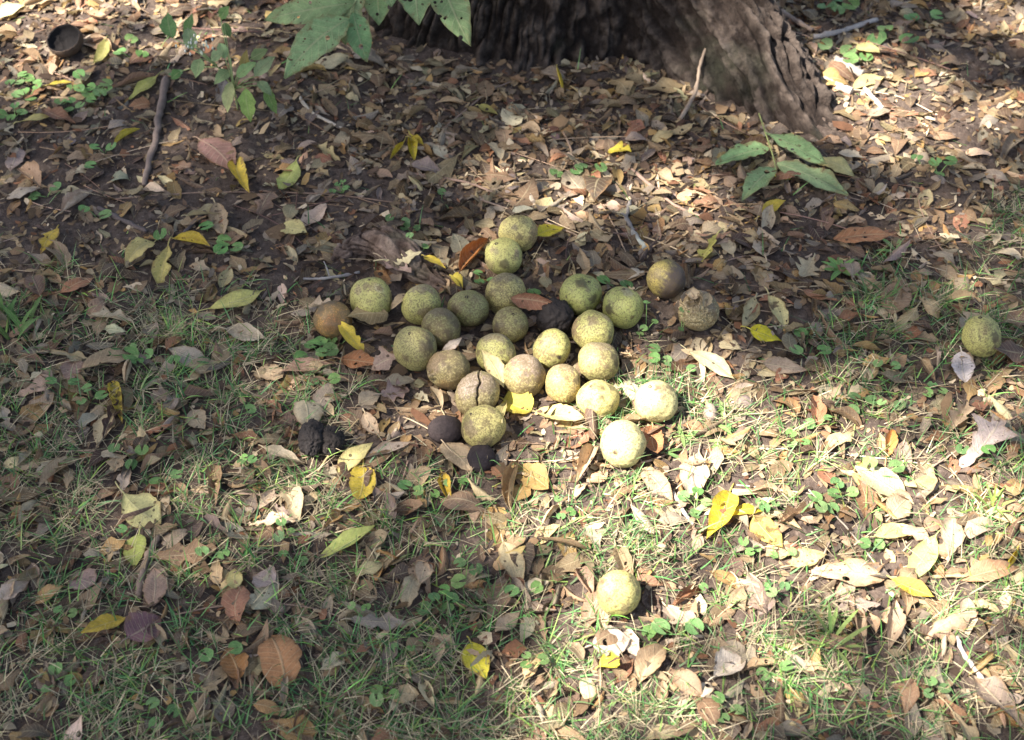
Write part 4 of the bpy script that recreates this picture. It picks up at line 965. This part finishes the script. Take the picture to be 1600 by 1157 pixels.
BLV = [
 ((718,422),(762,374),34,'ovate','curled',RU,'rust-orange curled leaf beside the second walnut of the heap end'),
 ((1296,374),(1396,372),26,'lance','arched',(.36,.16,.07),'long rust-red curled leaf behind the star-shaped weed'),
 ((1020,668),(1026,718),38,'round','cupped',(.33,.14,.06),'rust-red cupped leaf with pale rim beside a sunlit walnut'),
 ((446,1072),(424,1000),62,'round','arched',(.36,.17,.07),'large orange-brown rounded leaf, bigger of an orange pair'),
 ((375,1062),(352,1012),42,'ovate','arched',(.36,.16,.05),'smaller orange-brown leaf of the orange pair'),
 ((528,560),(592,574),28,'lance','flat',(.32,.13,.05),'rust-brown leaf under the crumpled yellow one by the orange-brown walnut'),
 ((312,216),(366,262),44,'ovate','flat',(.29,.15,.11),'large reddish brown leaf behind the bright yellow curled leaf'),
 ((1384,716),(1393,674),22,'ovate','folded',(.46,.20,.05),'small orange leaf upright in sunny grass'),
 ((200,1000),(252,962),56,'ovate','flat',(.17,.085,.085),'dark purple-brown leaf beneath the yellow leaf'),
 ((928,698),(900,756),38,'ovate','folded',(.46,.32,.19),'tan folded leaf leaning beside the sunlit walnut with one spot'),
 ((1092,704),(1078,786),46,'lance','flat',(.48,.37,.25),'large tan leaf standing in sunny grass'),
 ((1004,734),(1052,784),32,'ovate','arched',(.42,.29,.18),'tan arched leaf below the sunlit spotted walnut'),
 ((690,694),(738,738),38,'ovate','flat',(.45,.32,.19),'tan leaf under the dark purplish husk piece'),
 ((786,850),(816,916),36,'ovate','flat',(.40,.31,.17),'olive-tan leaf standing in grass beside round weed leaves'),
 ((845,830),(880,785),18,'lance','curled',(.55,.42,.26),'pale crescent-shaped curled leaf in sunny grass'),
 ((1385,904),(1272,894),38,'ovate','arched',(.45,.31,.19),'long tan leaf with a pointed tip in sunny grass'),
 ((1500,730),(1560,660),70,'oak','torn',(.36,.28,.24),'big crumpled grey-brown leaf in the litter of the lawn'),
 ((96,332),(142,288),28,'ovate','curled',(.48,.35,.25),'curled pinkish tan leaf on bare soil'),
 ((336,318),(350,370),32,'ovate','cupped',(.34,.24,.14),'olive-brown leaf standing beside a charcoal stick'),
 ((264,546),(337,572),26,'lance','flat',(.34,.28,.21),'grey-brown lance leaf lying over green weeds'),
 ((398,580),(442,596),26,'round','flat',(.40,.28,.16),'small tan rounded leaf at the grass edge'),
 ((652,900),(636,946),28,'round','arched',(.38,.29,.17),'tan oval leaf lying over another in grass'),
 ((668,880),(656,915),28,'ovate','arched',(.38,.27,.17),'tan oval leaf half under another in grass'),
 ((238,948),(240,892),38,'ovate','arched',(.30,.19,.13),'brown shield-shaped leaf leaning on the bark-covered stick'),
 ((148,912),(106,890),38,'ovate','flat',(.31,.20,.16),'pinkish brown broken leaf in shaded grass'),
 ((0,938),(46,902),26,'ovate','flat',(.50,.37,.27),'pale tan oval leaf in dim grass near dull heap'),
 ((430,912),(395,895),36,'ovate','flat',(.36,.27,.23),'pale mauve-brown leaf beside faded yellow one'),
 ((1390,1012),(1400,938),34,'lance','folded',(.37,.26,.17),'long folded brown leaf with dark inside, in sunny grass'),
 ((1350,1020),(1330,930),30,'lance','curled',(.40,.28,.18),'curled brown leaf leaning by the long folded one'),
 ((1150,910),(1190,960),34,'ovate','cupped',(.44,.32,.20),'tan cupped leaf in half-shaded grass'),
 ((1115,1060),(1165,1030),42,'ovate','curled',(.52,.43,.34),'pale curled leaf near the stubby tan twig'),
 ((1002,1060),(1040,1010),40,'ovate','folded',(.38,.26,.15),'glossy brown folded leaf beside pale crumpled one'),
 ((925,1010),(985,1000),46,'ovate','torn',(.46,.37,.29),'pale crumpled leaf with a small yellow leaf on it'),
 ((1040,945),(1090,985),26,'lance','arched',(.45,.33,.22),'tan strip leaf to the side of the lone yellow walnut'),
 ((905,890),(925,930),34,'ovate','curled',(.33,.21,.14),'brown curled leaf touching the lone yellow walnut'),
 ((1500,905),(1590,890),26,'ovate','arched',(.34,.19,.10),'dark rusty leaf with curled yellow end in grass'),
 ((1490,800),(1480,880),36,'lance','flat',(.42,.32,.21),'upright tan leaf in grass beside the crossing stalks'),
 ((1390,812),(1425,770),36,'ovate','flat',(.38,.30,.19),'shaded olive-tan leaf under the bleached one'),
 ((1500,555),(1510,600),38,'ovate','cupped',(.52,.44,.40),'pale grey-pink leaf leaning on the lone gashed walnut'),
 ((1440,560),(1462,592),24,'ovate','curled',(.38,.26,.15),'curled brown leaf in grass near the gashed walnut'),
 ((1190,570),(1262,580),22,'ovate','flat',(.38,.27,.18),'flat brown leaf pair end on litter edge by grass'),
 ((1270,410),(1250,440),44,'oak','cupped',(.42,.33,.20),'olive-tan broad leaf between star weed and ragged yellow leaf'),
 ((640,475),(612,500),20,'ovate','flat',(.40,.29,.17),'tan leaf squeezed between ring-marked and dull green walnuts'),
 ((620,570),(580,580),30,'ovate','torn',(.33,.22,.16),'torn brown leaf beside the large speckled olive walnut'),
 ((600,600),(650,595),22,'lance','flat',(.35,.28,.18),'grey-tan lance leaf in front of the speckled olive walnut'),
 ((595,620),(640,612),36,'oak','flat',(.30,.20,.16),'mauve-brown broken leaf in front of the heap'),
 ((560,632),(595,618),28,'ovate','flat',(.36,.27,.17),'olive-brown leaf in litter near the black rotted halves'),
 ((570,650),(592,678),24,'ovate','cupped',(.46,.32,.20),'curled tan leaf near the slanting tan stalk'),
 ((495,640),(520,600),28,'ovate','flat',(.36,.27,.19),'flat brown leaf in grass edge by small round weeds'),
 ((690,640),(672,605),22,'ovate','folded',(.40,.30,.18),'folded tan leaf upright before the brown-blotched walnut'),
 ((170,640),(150,690),34,'ovate','flat',(.44,.34,.19),'golden tan leaf in grass near the twisted yellow leaf'),
 ((40,640),(84,610),30,'ovate','flat',(.35,.24,.15),'brown leaf with a clear midrib by round weeds in dim grass'),
 ((60,760),(122,705),28,'lance','folded',(.42,.30,.18),'long folded tan leaf in dim grass'),
 ((300,635),(320,670),32,'ovate','flat',(.38,.28,.17),'diamond-shaped brown leaf in shaded grass'),
 ((265,610),(235,620),44,'oak','torn',(.32,.22,.15),'brown lobed leaf beside the twisted yellow leaf'),
 ((205,560),(195,600),30,'lance','curled',(.40,.30,.19),'curled olive-tan leaf above the twisted yellow leaf'),
 ((120,555),(110,600),34,'ovate','flat',(.29,.18,.13),'dull brown leaf in the leaf group by the grass tuft'),
 ((60,285),(30,265),30,'ovate','folded',(.38,.24,.15),'tan folded leaf on soil near dark litter, by small weeds'),
 ((5,300),(60,292),20,'ovate','arched',(.42,.33,.24),'pale grey-tan arched leaf near the sunny weeds'),
]
for (b, t, wp, shp, fm, colr, lab) in BLV:
    lay('dry_leaf', b, t, wp, shp, fm, colr, lab, 'leaf', 'dry brown leaves scattered on the ground', .3, .12, .05, .004, rough=.06)

# ================================================================== GREEN PLANTS
def leaf3(base, tip, width, up=(0, 0, 1), shape='ovate', bend=.5, fold=.2, cup=.1, rough=.04, nu=16, nv=8, tear=0, pet=0):
    b, t = np.asarray(base, float), np.asarray(tip, float); L = np.linalg.norm(t-b)
    f = (t-b)/L; s = np.cross(up, f); s /= np.linalg.norm(s); u = np.cross(f, s)
    co, q, uv = leaf(L*1.03, width, shape, bend, fold, cup, R(-.3, .3), R(-.05, .05), rough, tear, nu, nv)
    e = co[np.argmax(uv[:, 0]*10-np.abs(uv[:, 1]))]; a = math.atan2(e[2], e[0])
    c, si = math.cos(-a), math.sin(-a); x = co[:, 0]*c-co[:, 2]*si; z = co[:, 0]*si+co[:, 2]*c
    return b + x[:, None]*f + co[:, 1:2]*s + z[:, None]*u, q, uv
def plant_part(root, name, co, q, uv, tint, par=(0,.3,0), mat=None):
    org = np.array(root.location)
    return link(name, mesh(name, co-org, q, uv=uv, tint=tint, par=par), mat or M_LEAF, root)
def stem_part(root, pts, r0, r1, colr, n=10, leafob=None):
    c, q, uv = tube(smooth_path(pts, n), np.linspace(r0, r1, n), 6)
    o = plant_part(root, 'stem' if leafob is None else 'stalk', c, q, uv, colr, (0,0,0), M_TWIG)
    if leafob is not None: o.parent = leafob
    return o

for (b, t, wp, zb, zt, up_, bn, fo, cu, shp, cc, lab) in (
    ((787,606),(752,548),30,.022,.046,(.3,-.7,.6),.3,.12,.2,'lance',(.60,.50,.23),'pale cream leaf leaning between walnuts of the heap'),
    ((798,466),(872,478),40,.046,.044,(0,-.7,.7),.5,.25,1.0,'ovate',(.30,.14,.08),'rust-brown curled leaf lying across the heap of walnuts'),
    ((690,548),(722,527),15,.040,.056,(0,-.8,.5),.2,.15,.2,'lance',(.46,.37,.29),'narrow pale leaf slipped between walnuts in the heap')):
    B_, T_ = P(*b, zb), P(*t, zt); dep = (B_[1]*CP+(CAM_H-zb)*SP)/FPX
    c, q, uv = leaf3(B_, T_, wp*dep, up=up_, shape=shp, bend=bn, fold=fo, cup=cu, rough=.06)
    org = c.mean(0); o = link('dry_leaf', mesh('dry_leaf', c-org, q, uv=uv, tint=cc, par=(.35,.12,0)), M_LEAF, loc=org)
    tag(o, lab, 'leaf', 'dry brown leaves scattered on the ground')
# burst husk flaps of the shrivelled walnut
sh = bpy.data.objects['walnut.025']; so_ = np.array(sh.location)
for (b, t, wp, zb, zt) in (((1072,478),(1078,452),26,.040,.060), ((1095,462),(1070,458),22,.056,.058), ((1062,500),(1060,470),24,.018,.045), ((1100,480),(1108,458),20,.052,.062)):
    B_, T_ = P(*b, zb), P(*t, zt); dep = (B_[1]*CP+(CAM_H-zb)*SP)/FPX
    c, q, uv = leaf3(B_, T_, wp*dep*1.2, up=(0,-.6,.7), shape='round', bend=R(-1.4,-.6), fold=.3, cup=.9, rough=.10, nu=8, nv=6)
    link('husk_flap', mesh('husk_flap', c-so_, q, uv=uv, tint=vary((.34,.25,.165), .1), par=(.3,.05,0)), M_LEAF, sh)

# fallen compound sprig by the root
SG = (.29,.41,.19)
b0 = P(1195,175,.03); rt_ = empty('fallen_sprig', (*P(1208,262,.0)[:2], 0)); tag(rt_, 'fallen green sprig with four insect-bitten leaflets beside the big root', 'sprig')
stem_part(rt_, [P(1186,178,.020), P(1196,208,.028), P(1208,245,.022), P(1213,268,.015)], .0014, .001, (.22,.24,.09))
for (b, t, wpx, zb, zt) in (((1202,232),(1120,256),33,.026,.016), ((1196,208),(1290,257),32,.03,.018), ((1210,262),(1160,314),33,.02,.012), ((1214,256),(1322,304),38,.02,.014)):
    s = scl(*b); th = math.atan2(-(t[1]-b[1]), t[0]-b[0]); fs = math.sqrt(math.sin(th)**2+(math.cos(th)*.72)**2)
    c, q, uv = leaf3(P(*b, zb), P(*t, zt), wpx*s/fs, bend=R(.2,.6), fold=.15, cup=.1, rough=.07)
    plant_part(rt_, 'leaflet', c, q, uv, vary(SG, .06), (.34,.28,.18))

# seedling with big bitten leaves in front of the trunk
bs = P(572,62,0); root = empty('leafy_seedling', bs); tag(root, 'seedling with large drooping grey-green leaves full of insect holes beside the trunk', 'seedling')
J1 = P(560,-2,.19); J2 = P(668,-32,.24)
stem_part(root, [bs, bs*.5+J1*.5+np.array([.01,.02,0]), J1], .003, .002, (.15,.13,.08)); stem_part(root, [J1, (J1+J2)/2+np.array([0,0,.012]), J2], .002, .0015, (.15,.14,.08))
SGL = (.26,.37,.155)
for (b, t, wp, zb, zt) in (((556,4),(412,32),50,.19,.165), ((545,30),(446,122),58,.185,.13), ((535,-28),(540,70),62,.20,.15), ((552,20),(574,98),40,.185,.13), ((585,-30),(592,40),46,.21,.16),
                           ((500,-40),(430,-5),44,.21,.19), ((650,-45),(655,38),58,.235,.20), ((690,-38),(736,74),54,.24,.185), ((600,-45),(612,12),50,.23,.2), ((700,-50),(770,-5),46,.25,.22)):
    B_, T_ = P(*b, zb), P(*t, zt); dep = (B_[1]*CP+(CAM_H-zb)*SP)/FPX
    c, q, uv = leaf3(B_, T_, wp*dep*1.08, bend=R(.4,1.0), fold=.14, cup=.06, rough=.05, up=(0,-.55,.85))
    lf = plant_part(root, 'leaf', c, q, uv, vary(SGL, .08), (.30,.33,.24))
    j = J1 if b[0] < 620 else J2
    stem_part(root, [j, (j+B_)/2+np.array([0,0,.006]), B_], .0011, .0009, (.2,.22,.1), 5, lf)

# weed with pale leaves and a bud head
bs = P(372,172,0); root = empty('leafy_weed', bs); tag(root, 'upright weed with pale toothed leaves and a small whitish bud head', 'weed')
tp = P(305,75,.13); tp2 = P(360,92,.12)
stem_part(root, [bs, P(366,140,.06), tp2], .0016, .0011, (.28,.33,.14)); stem_part(root, [P(366,140,.06), P(340,105,.10), tp], .0012, .0009, (.28,.33,.14))
WG = (.30,.39,.17)
for (b, t, wp, zb, zt, cc) in (((300,78),(292,44),24,.13,.14,WG), ((312,92),(306,122),22,.12,.10,WG), ((330,95),(350,82),18,.12,.13,WG), ((352,92),(342,68),18,.12,.13,WG), ((360,110),(335,132),20,.09,.08,WG),
      ((362,128),(356,176),20,.08,.04,(.42,.46,.20)), ((384,138),(392,190),26,.08,.03,(.33,.42,.12)), ((370,120),(400,98),20,.09,.11,WG), ((398,120),(430,88),22,.09,.11,WG), ((392,92),(418,78),20,.11,.12,(.15,.24,.08)),
      ((402,128),(425,150),16,.07,.05,WG), ((345,30),(358,10),18,.16,.18,(.17,.28,.08)), ((270,60),(262,20),26,.14,.17,(.17,.28,.09)), ((380,112),(386,78),16,.09,.12,(.36,.30,.08)), ((282,112),(268,124),18,.05,.04,(.12,.25,.08)), ((415,135),(432,178),18,.06,.02,(.17,.26,.08)),
      ((290,60),(300,22),16,.13,.15,(.15,.25,.08)), ((350,36),(360,58),16,.14,.12,(.14,.24,.07))):
    B_, T_ = P(*b, zb), P(*t, zt); dep = (B_[1]*CP+(CAM_H-zb)*SP)/FPX
    c, q, uv = leaf3(B_, T_, wp*dep, bend=R(.3,.9), fold=.2, cup=.1, up=(0,-.5,.8), nu=10, nv=6, rough=.07)
    lf = plant_part(root, 'leaf', c, q, uv, vary(cc, .08), (.05,.35,.05))
    a = P(366,140,.06) if b[0] > 340 else P(340,105,.10)
    stem_part(root, [a, (a+B_)/2+np.array([0,0,.004]), B_], .0009, .0007, (.26,.32,.13), 5, lf)
bb = Bag()
for _ in range(26):
    p = tp + rng.normal(0, 1, 3)*np.array([.014,.010,.006]); a = np.linspace(0, 1, 5)
    c, q, uv = tube(p + np.outer(a, [0, 0, .006]), .0018*np.sin(np.pi*(.15+.75*a)), 6); bb.add(c, q, uv, vary((.62,.60,.48), .1))
link('bud_head', bb.mesh('bud_head', np.array(root.location)), M_TWIG, root)

# round-leaved weeds
ROUND = [(215,550,6,23),(292,568,2,24),(100,596,2,20),(137,616,3,19),(202,706,2,21),(205,725,1,22),(262,746,2,19),(480,636,1,26),(505,597,2,19),(498,548,5,23),(533,530,2,18),(385,722,3,15),(392,640,1,20),
 (632,757,1,20),(668,772,2,16),(714,755,2,16),(722,894,3,22),(692,940,5,21),(822,924,2,22),(832,1040,3,18),(960,443,2,22),(834,457,1,22),(892,262,2,22),(918,268,2,20),(925,284,1,17),(1010,508,3,13),
 (1030,560,3,18),(1062,578,2,17),(1090,784,4,21),(1056,986,2,29),(1014,988,1,24),(1098,922,1,15),(1172,860,3,15),(1222,868,2,14),(1250,520,1,22),(1266,556,2,22),(1345,630,3,21),(1390,636,2,17),(1386,580,2,18),
 (1368,68,1,27),(1418,68,1,27),(1381,54,1,25),(1212,76,1,26),(1243,96,1,24),(1288,78,1,24),(1310,16,4,26),(1440,32,2,24),(1336,92,3,24),(1468,266,3,20),(1444,258,2,17),(70,296,2,18),(150,328,2,19),
 (250,366,1,23),(322,350,1,22),(356,382,3,22),(140,256,1,17),(160,226,2,16),(45,142,5,17),(152,138,7,18),(20,172,4,17),(110,162,4,18),(128,130,4,17),(30,120,4,16),(275,116,1,23),(200,80,2,20),(205,58,1,20),
 (1312,772,3,22),(1282,792,3,21),(1362,848,2,18),(1200,790,3,16),(445,836,3,16),(330,866,2,20),(190,826,1,17),(344,1022,2,25),(462,872,2,18),(100,955,2,14),(90,1060,3,22),(1210,925,3,17),(1460,612,3,18),
 (880,800,3,16),(1240,690,3,17),(1280,660,2,16),(1210,1050,2,24),(690,300,1,16),(535,292,5,10),(620,344,2,16),(642,355,2,14),(655,395,2,14),(752,432,3,16),(1000,520,1,13),(1065,512,3,10),(1520,705,2,22),(1380,735,2,24),(1460,1080,3,18),(600,1090,3,20),(1130,1110,3,20),(250,1110,3,20),(630,1010,2,14),(560,950,2,14)]
def round_leaf(c3, d, yaw, tiltx, tilty, tint, root):
    nr, na = 4, 14; a = np.linspace(.30, 2*math.pi-.30, na+1)
    rr = np.linspace(0.0, 1, nr+1)[:, None]; scal = 1+.05*np.cos(a*7)[None]*rr
    edge = (1 + .06*np.cos(a))[None]
    X = rr*np.cos(a)[None]*scal*edge - .35*(1-rr); Y = rr*np.sin(a)[None]*scal; Zr = .16*(rr**1.6)*np.abs(np.sin(a))[None] + .05*rr*np.sin(a*3+R(0,6))[None]
    co = np.stack([X, Y, Zr+0*X], -1).reshape(-1, 3)*d/2
    co[:, 2] += co[:, 0]*tiltx + co[:, 1]*tilty
    co = rotz(co, yaw) + c3
    idx = np.arange((nr+1)*(na+1)).reshape(nr+1, na+1)
    q = np.stack([idx[:-1,:-1], idx[1:,:-1], idx[1:,1:], idx[:-1,1:]], -1).reshape(-1, 4)
    uv = np.stack([np.repeat(np.linspace(.3,.5,nr+1)[:, None], na+1, 1), np.tile(np.linspace(-.8,.8,na+1), (nr+1, 1))], -1).reshape(-1, 2)
    return plant_part(root, 'leaf', co, q, uv, tint, (.05,.32,.03))
for (px, py, n, dpx) in ROUND:
    g0 = P(px, py, .012); s = scl(px, py); gz = float(Hs(g0[:1], g0[1:2])[0])
    if gz > .06: gz = .01
    root = empty('round_leaved_weed', (g0[0], g0[1], min(gz, .02)))
    gd = float(zones(px, py)[0])
    size = 'tiny' if dpx < 16.5 else ('small' if dpx < 21.5 else 'broad')
    head = {1:'single',2:'pair of',3:'trio of',4:'four',5:'five',6:'six',7:'seven'}[n]
    tag(root, unique(f"{head} {size} round green weed {'leaf' if n==1 else 'leaves'} {'in grass' if gd>.5 else 'on litter'}", px, py), 'weed', 'round-leaved weeds')
    for k in range(n):
        a = R(0, 6.28) if n == 1 else k*6.28/n + R(-.4, .4); dist = 0 if n == 1 else dpx*s*R(.55, .95)*(1 if n < 5 else (1.5 if k % 2 else .8))
        d = dpx*s*R(.85, 1.15); hx, hy = g0[0]+math.cos(a)*dist*1.15, g0[1]+math.sin(a)*dist
        hz = min(float(Hs(np.array([hx]), np.array([hy]))[0]), .035) + R(.006, .016)
        tint = vary(pick([(.16,.30,.085),(.19,.33,.10),(.22,.37,.12),(.145,.26,.085)]), .10)
        lf = round_leaf(np.array([hx, hy, hz]), d, R(0, 6.28), R(-.25, .25), R(-.35, .2), tint, root)
        stem_part(root, [np.array([g0[0], g0[1], min(gz,.02)-.003]), np.array([(g0[0]+hx)/2, (g0[1]+hy)/2, hz*.6]), np.array([hx, hy, hz])], .0008, .0006, (.20,.30,.10), 5, lf)
        i, j = cell(np.array([hx]), np.array([hy])); COVER[max(i[0]-2,0):i[0]+3, max(j[0]-2,0):j[0]+3] += 2

# bladed tufts
def blade(b, az, L, W, lean, curve, n=7):
    t = np.linspace(0, 1, n); ang = lean + curve*t; dl = L/(n-1)
    hor = np.concatenate([[0], np.cumsum(np.sin((ang[1:]+ang[:-1])/2)*dl)]); ver = np.concatenate([[0], np.cumsum(np.cos((ang[1:]+ang[:-1])/2)*dl)])
    cen = np.stack([b[0]+hor*math.cos(az), b[1]+hor*math.sin(az), b[2]+ver], -1); wd = W/2*np.clip(np.sin(math.pi*(t*.86+.10))**.7, .05, 1); wd[-1] = W*.03
    s = np.array([-math.sin(az), math.cos(az), 0]); up = np.array([0, 0, 1])
    co = np.concatenate([cen - s*wd[:, None] + up*(wd*.35)[:, None], cen, cen + s*wd[:, None] + up*(wd*.35)[:, None]])
    i = np.arange(n-1); q = np.concatenate([np.stack([i, i+1, n+i+1, n+i], -1), np.stack([n+i, n+i+1, 2*n+i+1, 2*n+i], -1)])
    uv = np.concatenate([np.stack([t, np.full(n, k)], -1) for k in (-.9, 0, .9)])
    return co, q, uv
def tuft(name, px, py, nb, L, W, colr, lab, azr=(0, 6.28), lean=(.3, 1.1), spreadpx=8):
    g0 = P(px, py, 0); gz = min(float(Hs(g0[:1], g0[1:2])[0]), .015); s = scl(px, py)
    root = empty(name, (g0[0], g0[1], gz)); tag(root, lab, 'weed' if 'weed' in name else 'grass tuft')
    for k in range(nb):
        az = azr[0] + (azr[1]-azr[0])*(k+R(-.3, .3))/nb
        b = np.array([g0[0]+R(-1, 1)*spreadpx*s, g0[1]+R(-1, 1)*spreadpx*s, gz-.003])
        c, q, uv = blade(b, az, L*R(.7, 1.15), W*R(.8, 1.15), R(*lean), R(.2, .8))
        plant_part(root, 'blade', c, q, uv, vary(colr, .1), (0,.3,0))
tuft('grass_tuft', 18, 520, 12, .06, .008, (.12,.215,.055), 'lush tuft of broad green grass blades at the lawn edge', (.2, 3.6), (.2, .8), 28)
tuft('star_weed', 1312, 428, 9, .032, .0085, (.20,.34,.09), 'star-shaped green weed on litter near the long rust-red leaf', lean=(.9, 1.25), spreadpx=2)
tuft('star_weed', 1398, 402, 6, .028, .007, (.17,.28,.09), 'smaller spiky green weed between rust-red leaf and grass', lean=(.8, 1.2), spreadpx=3)
tuft('grass_tuft', 1120, 680, 8, .036, .006, (.22,.34,.10), 'sunlit tuft of broad pale green grass blades beside the pale walnut', lean=(1.0, 1.4), spreadpx=26)
tuft('grass_tuft', 1085, 715, 7, .034, .006, (.22,.34,.10), 'bright broad-bladed grass patch above the large tan leaf', lean=(1.0, 1.4), spreadpx=28)
tuft('grass_tuft', 1365, 470, 12, .05, .0035, (.12,.20,.06), 'dark fine grass tuft in front of the star-shaped weed', lean=(.3, 1.1), spreadpx=20)
tuft('grass_tuft', 1545, 800, 9, .05, .004, (.26,.36,.08), 'small yellow-green grass tuft beside the curled yellow leaf', lean=(.3, 1.1), spreadpx=8)
tuft('grass_tuft', 1300, 1010, 10, .05, .005, (.24,.33,.09), 'fresh green grass tuft below the curled brown leaves', lean=(.3, 1.0), spreadpx=12)

# ------------------------------------------------------------------ lawn grass (uncountable)
def grass():
    n = 385000
    y = rng.uniform(.5, 2.75, n); x = rng.uniform(-1, 1, n)*(.60 + .26*y)
    wide = rng.random(n) < (.60+.26*y)/1.2; x, y = x[wide], y[wide]; n = len(x)
    px, py = pix(np.stack([x, y, 0*x], -1)); gd, li = zones(px, py)
    k_ = rng.integers(0, 15000, n); ty_ = rng.uniform(.5, 2.75, 15000); tx_ = rng.uniform(-1, 1, 15000)*(.60+.26*ty_)
    tuf = rng.random(n) < .6; x = np.where(tuf, tx_[k_]+rng.normal(0, .004, n), x); y = np.where(tuf, ty_[k_]+rng.normal(0, .004, n), y)
    px, py = pix(np.stack([x, y, 0*x], -1)); gd, li = zones(px, py)
    clump = np.clip(fbm(x*26, y*26, 4.4, 2)*2.6-.65, .10, 1)
    i, j = cell(x, y); a = np.arctan2(y-TC[1], x-TC[0]); rr = np.hypot(x-TC[0], y-TC[1])
    cov = COVER[i, j]; pc = np.where(cov >= 3, .03, np.where(cov > 0, .34, 1.0))
    keep = (rng.random(n) < (gd*.98+.010)*clump*pc) & (rr > trunk_r(a, 0*a)+.02)
    x, y, i, j = x[keep], y[keep], i[keep], j[keep]; n = len(x)
    dry = rng.random(n) < .50 + .26*(fbm(x*9, y*9, 7.7, 2)-.5)*2
    L = np.where(dry, rng.uniform(.015, .048, n), rng.uniform(.014, .047, n)); W = np.where(dry, rng.uniform(.0007, .0015, n), rng.uniform(.0011, .0024, n))
    az = rng.uniform(0, 6.28, n); lean = np.where(dry, rng.uniform(.9, 1.5, n), rng.uniform(.35, 1.3, n)); curve = np.where(dry, rng.uniform(-.1, .5, n), rng.uniform(.1, 1.1, n))
    z = np.minimum(H[i, j], H0[i, j]+.012) - .002 + np.where(dry, rng.uniform(0, .008, n), 0)
    m = 5; t = np.linspace(0, 1, m); V = []
    hor = np.zeros(n); ver = np.zeros(n)
    for k in range(m):
        if k:
            ang = lean + curve*(t[k]+t[k-1])/2; hor = hor + np.sin(ang)*L/(m-1); ver = ver + np.cos(ang)*L/(m-1)
        w_ = W/2*(1-t[k]**1.5*.9); wob = 0
        cx = x+hor*np.cos(az); cy = y+hor*np.sin(az); cz = np.maximum(z+ver, H0[i, j]+.0008)
        sx, sy = -np.sin(az)*w_, np.cos(az)*w_
        V.append(np.stack([cx-sx, cy-sy, cz], -1)); V.append(np.stack([cx+sx, cy+sy, cz+w_*.5], -1))
    V = np.stack(V, 1).reshape(-1, 3); b0 = np.arange(n)[:, None]*(2*m)
    q = np.concatenate([b0+np.array([[2*k, 2*k+1, 2*k+3, 2*k+2]]) for k in range(m-1)])
    gcol = np.array([.112,.215,.068])*np.exp(rng.normal(0, .28, (n, 1)))*(1+rng.normal(0, .12, (n, 3)))
    yel = (rng.random(n) < .22)[:, None]; gcol = np.where(yel, gcol*np.array([2.0,1.5,1.2]), gcol)
    dcol = np.array([.43,.345,.21])*np.exp(rng.normal(-.1, .3, (n, 1)))
    col = np.where(dry[:, None], dcol, gcol)
    o = link('lawn_grass', mesh('lawn_grass', V, q, tint=np.repeat(np.clip(col, .01, .8), 2*m, 0), par=(0,0,0)), M_GRASS)
    tag(o, 'thin lawn of short green and straw grass around the fallen leaves', 'grass', kind='stuff')
    print('grass blades', n)
grass()
print('objects', len(bpy.data.objects))
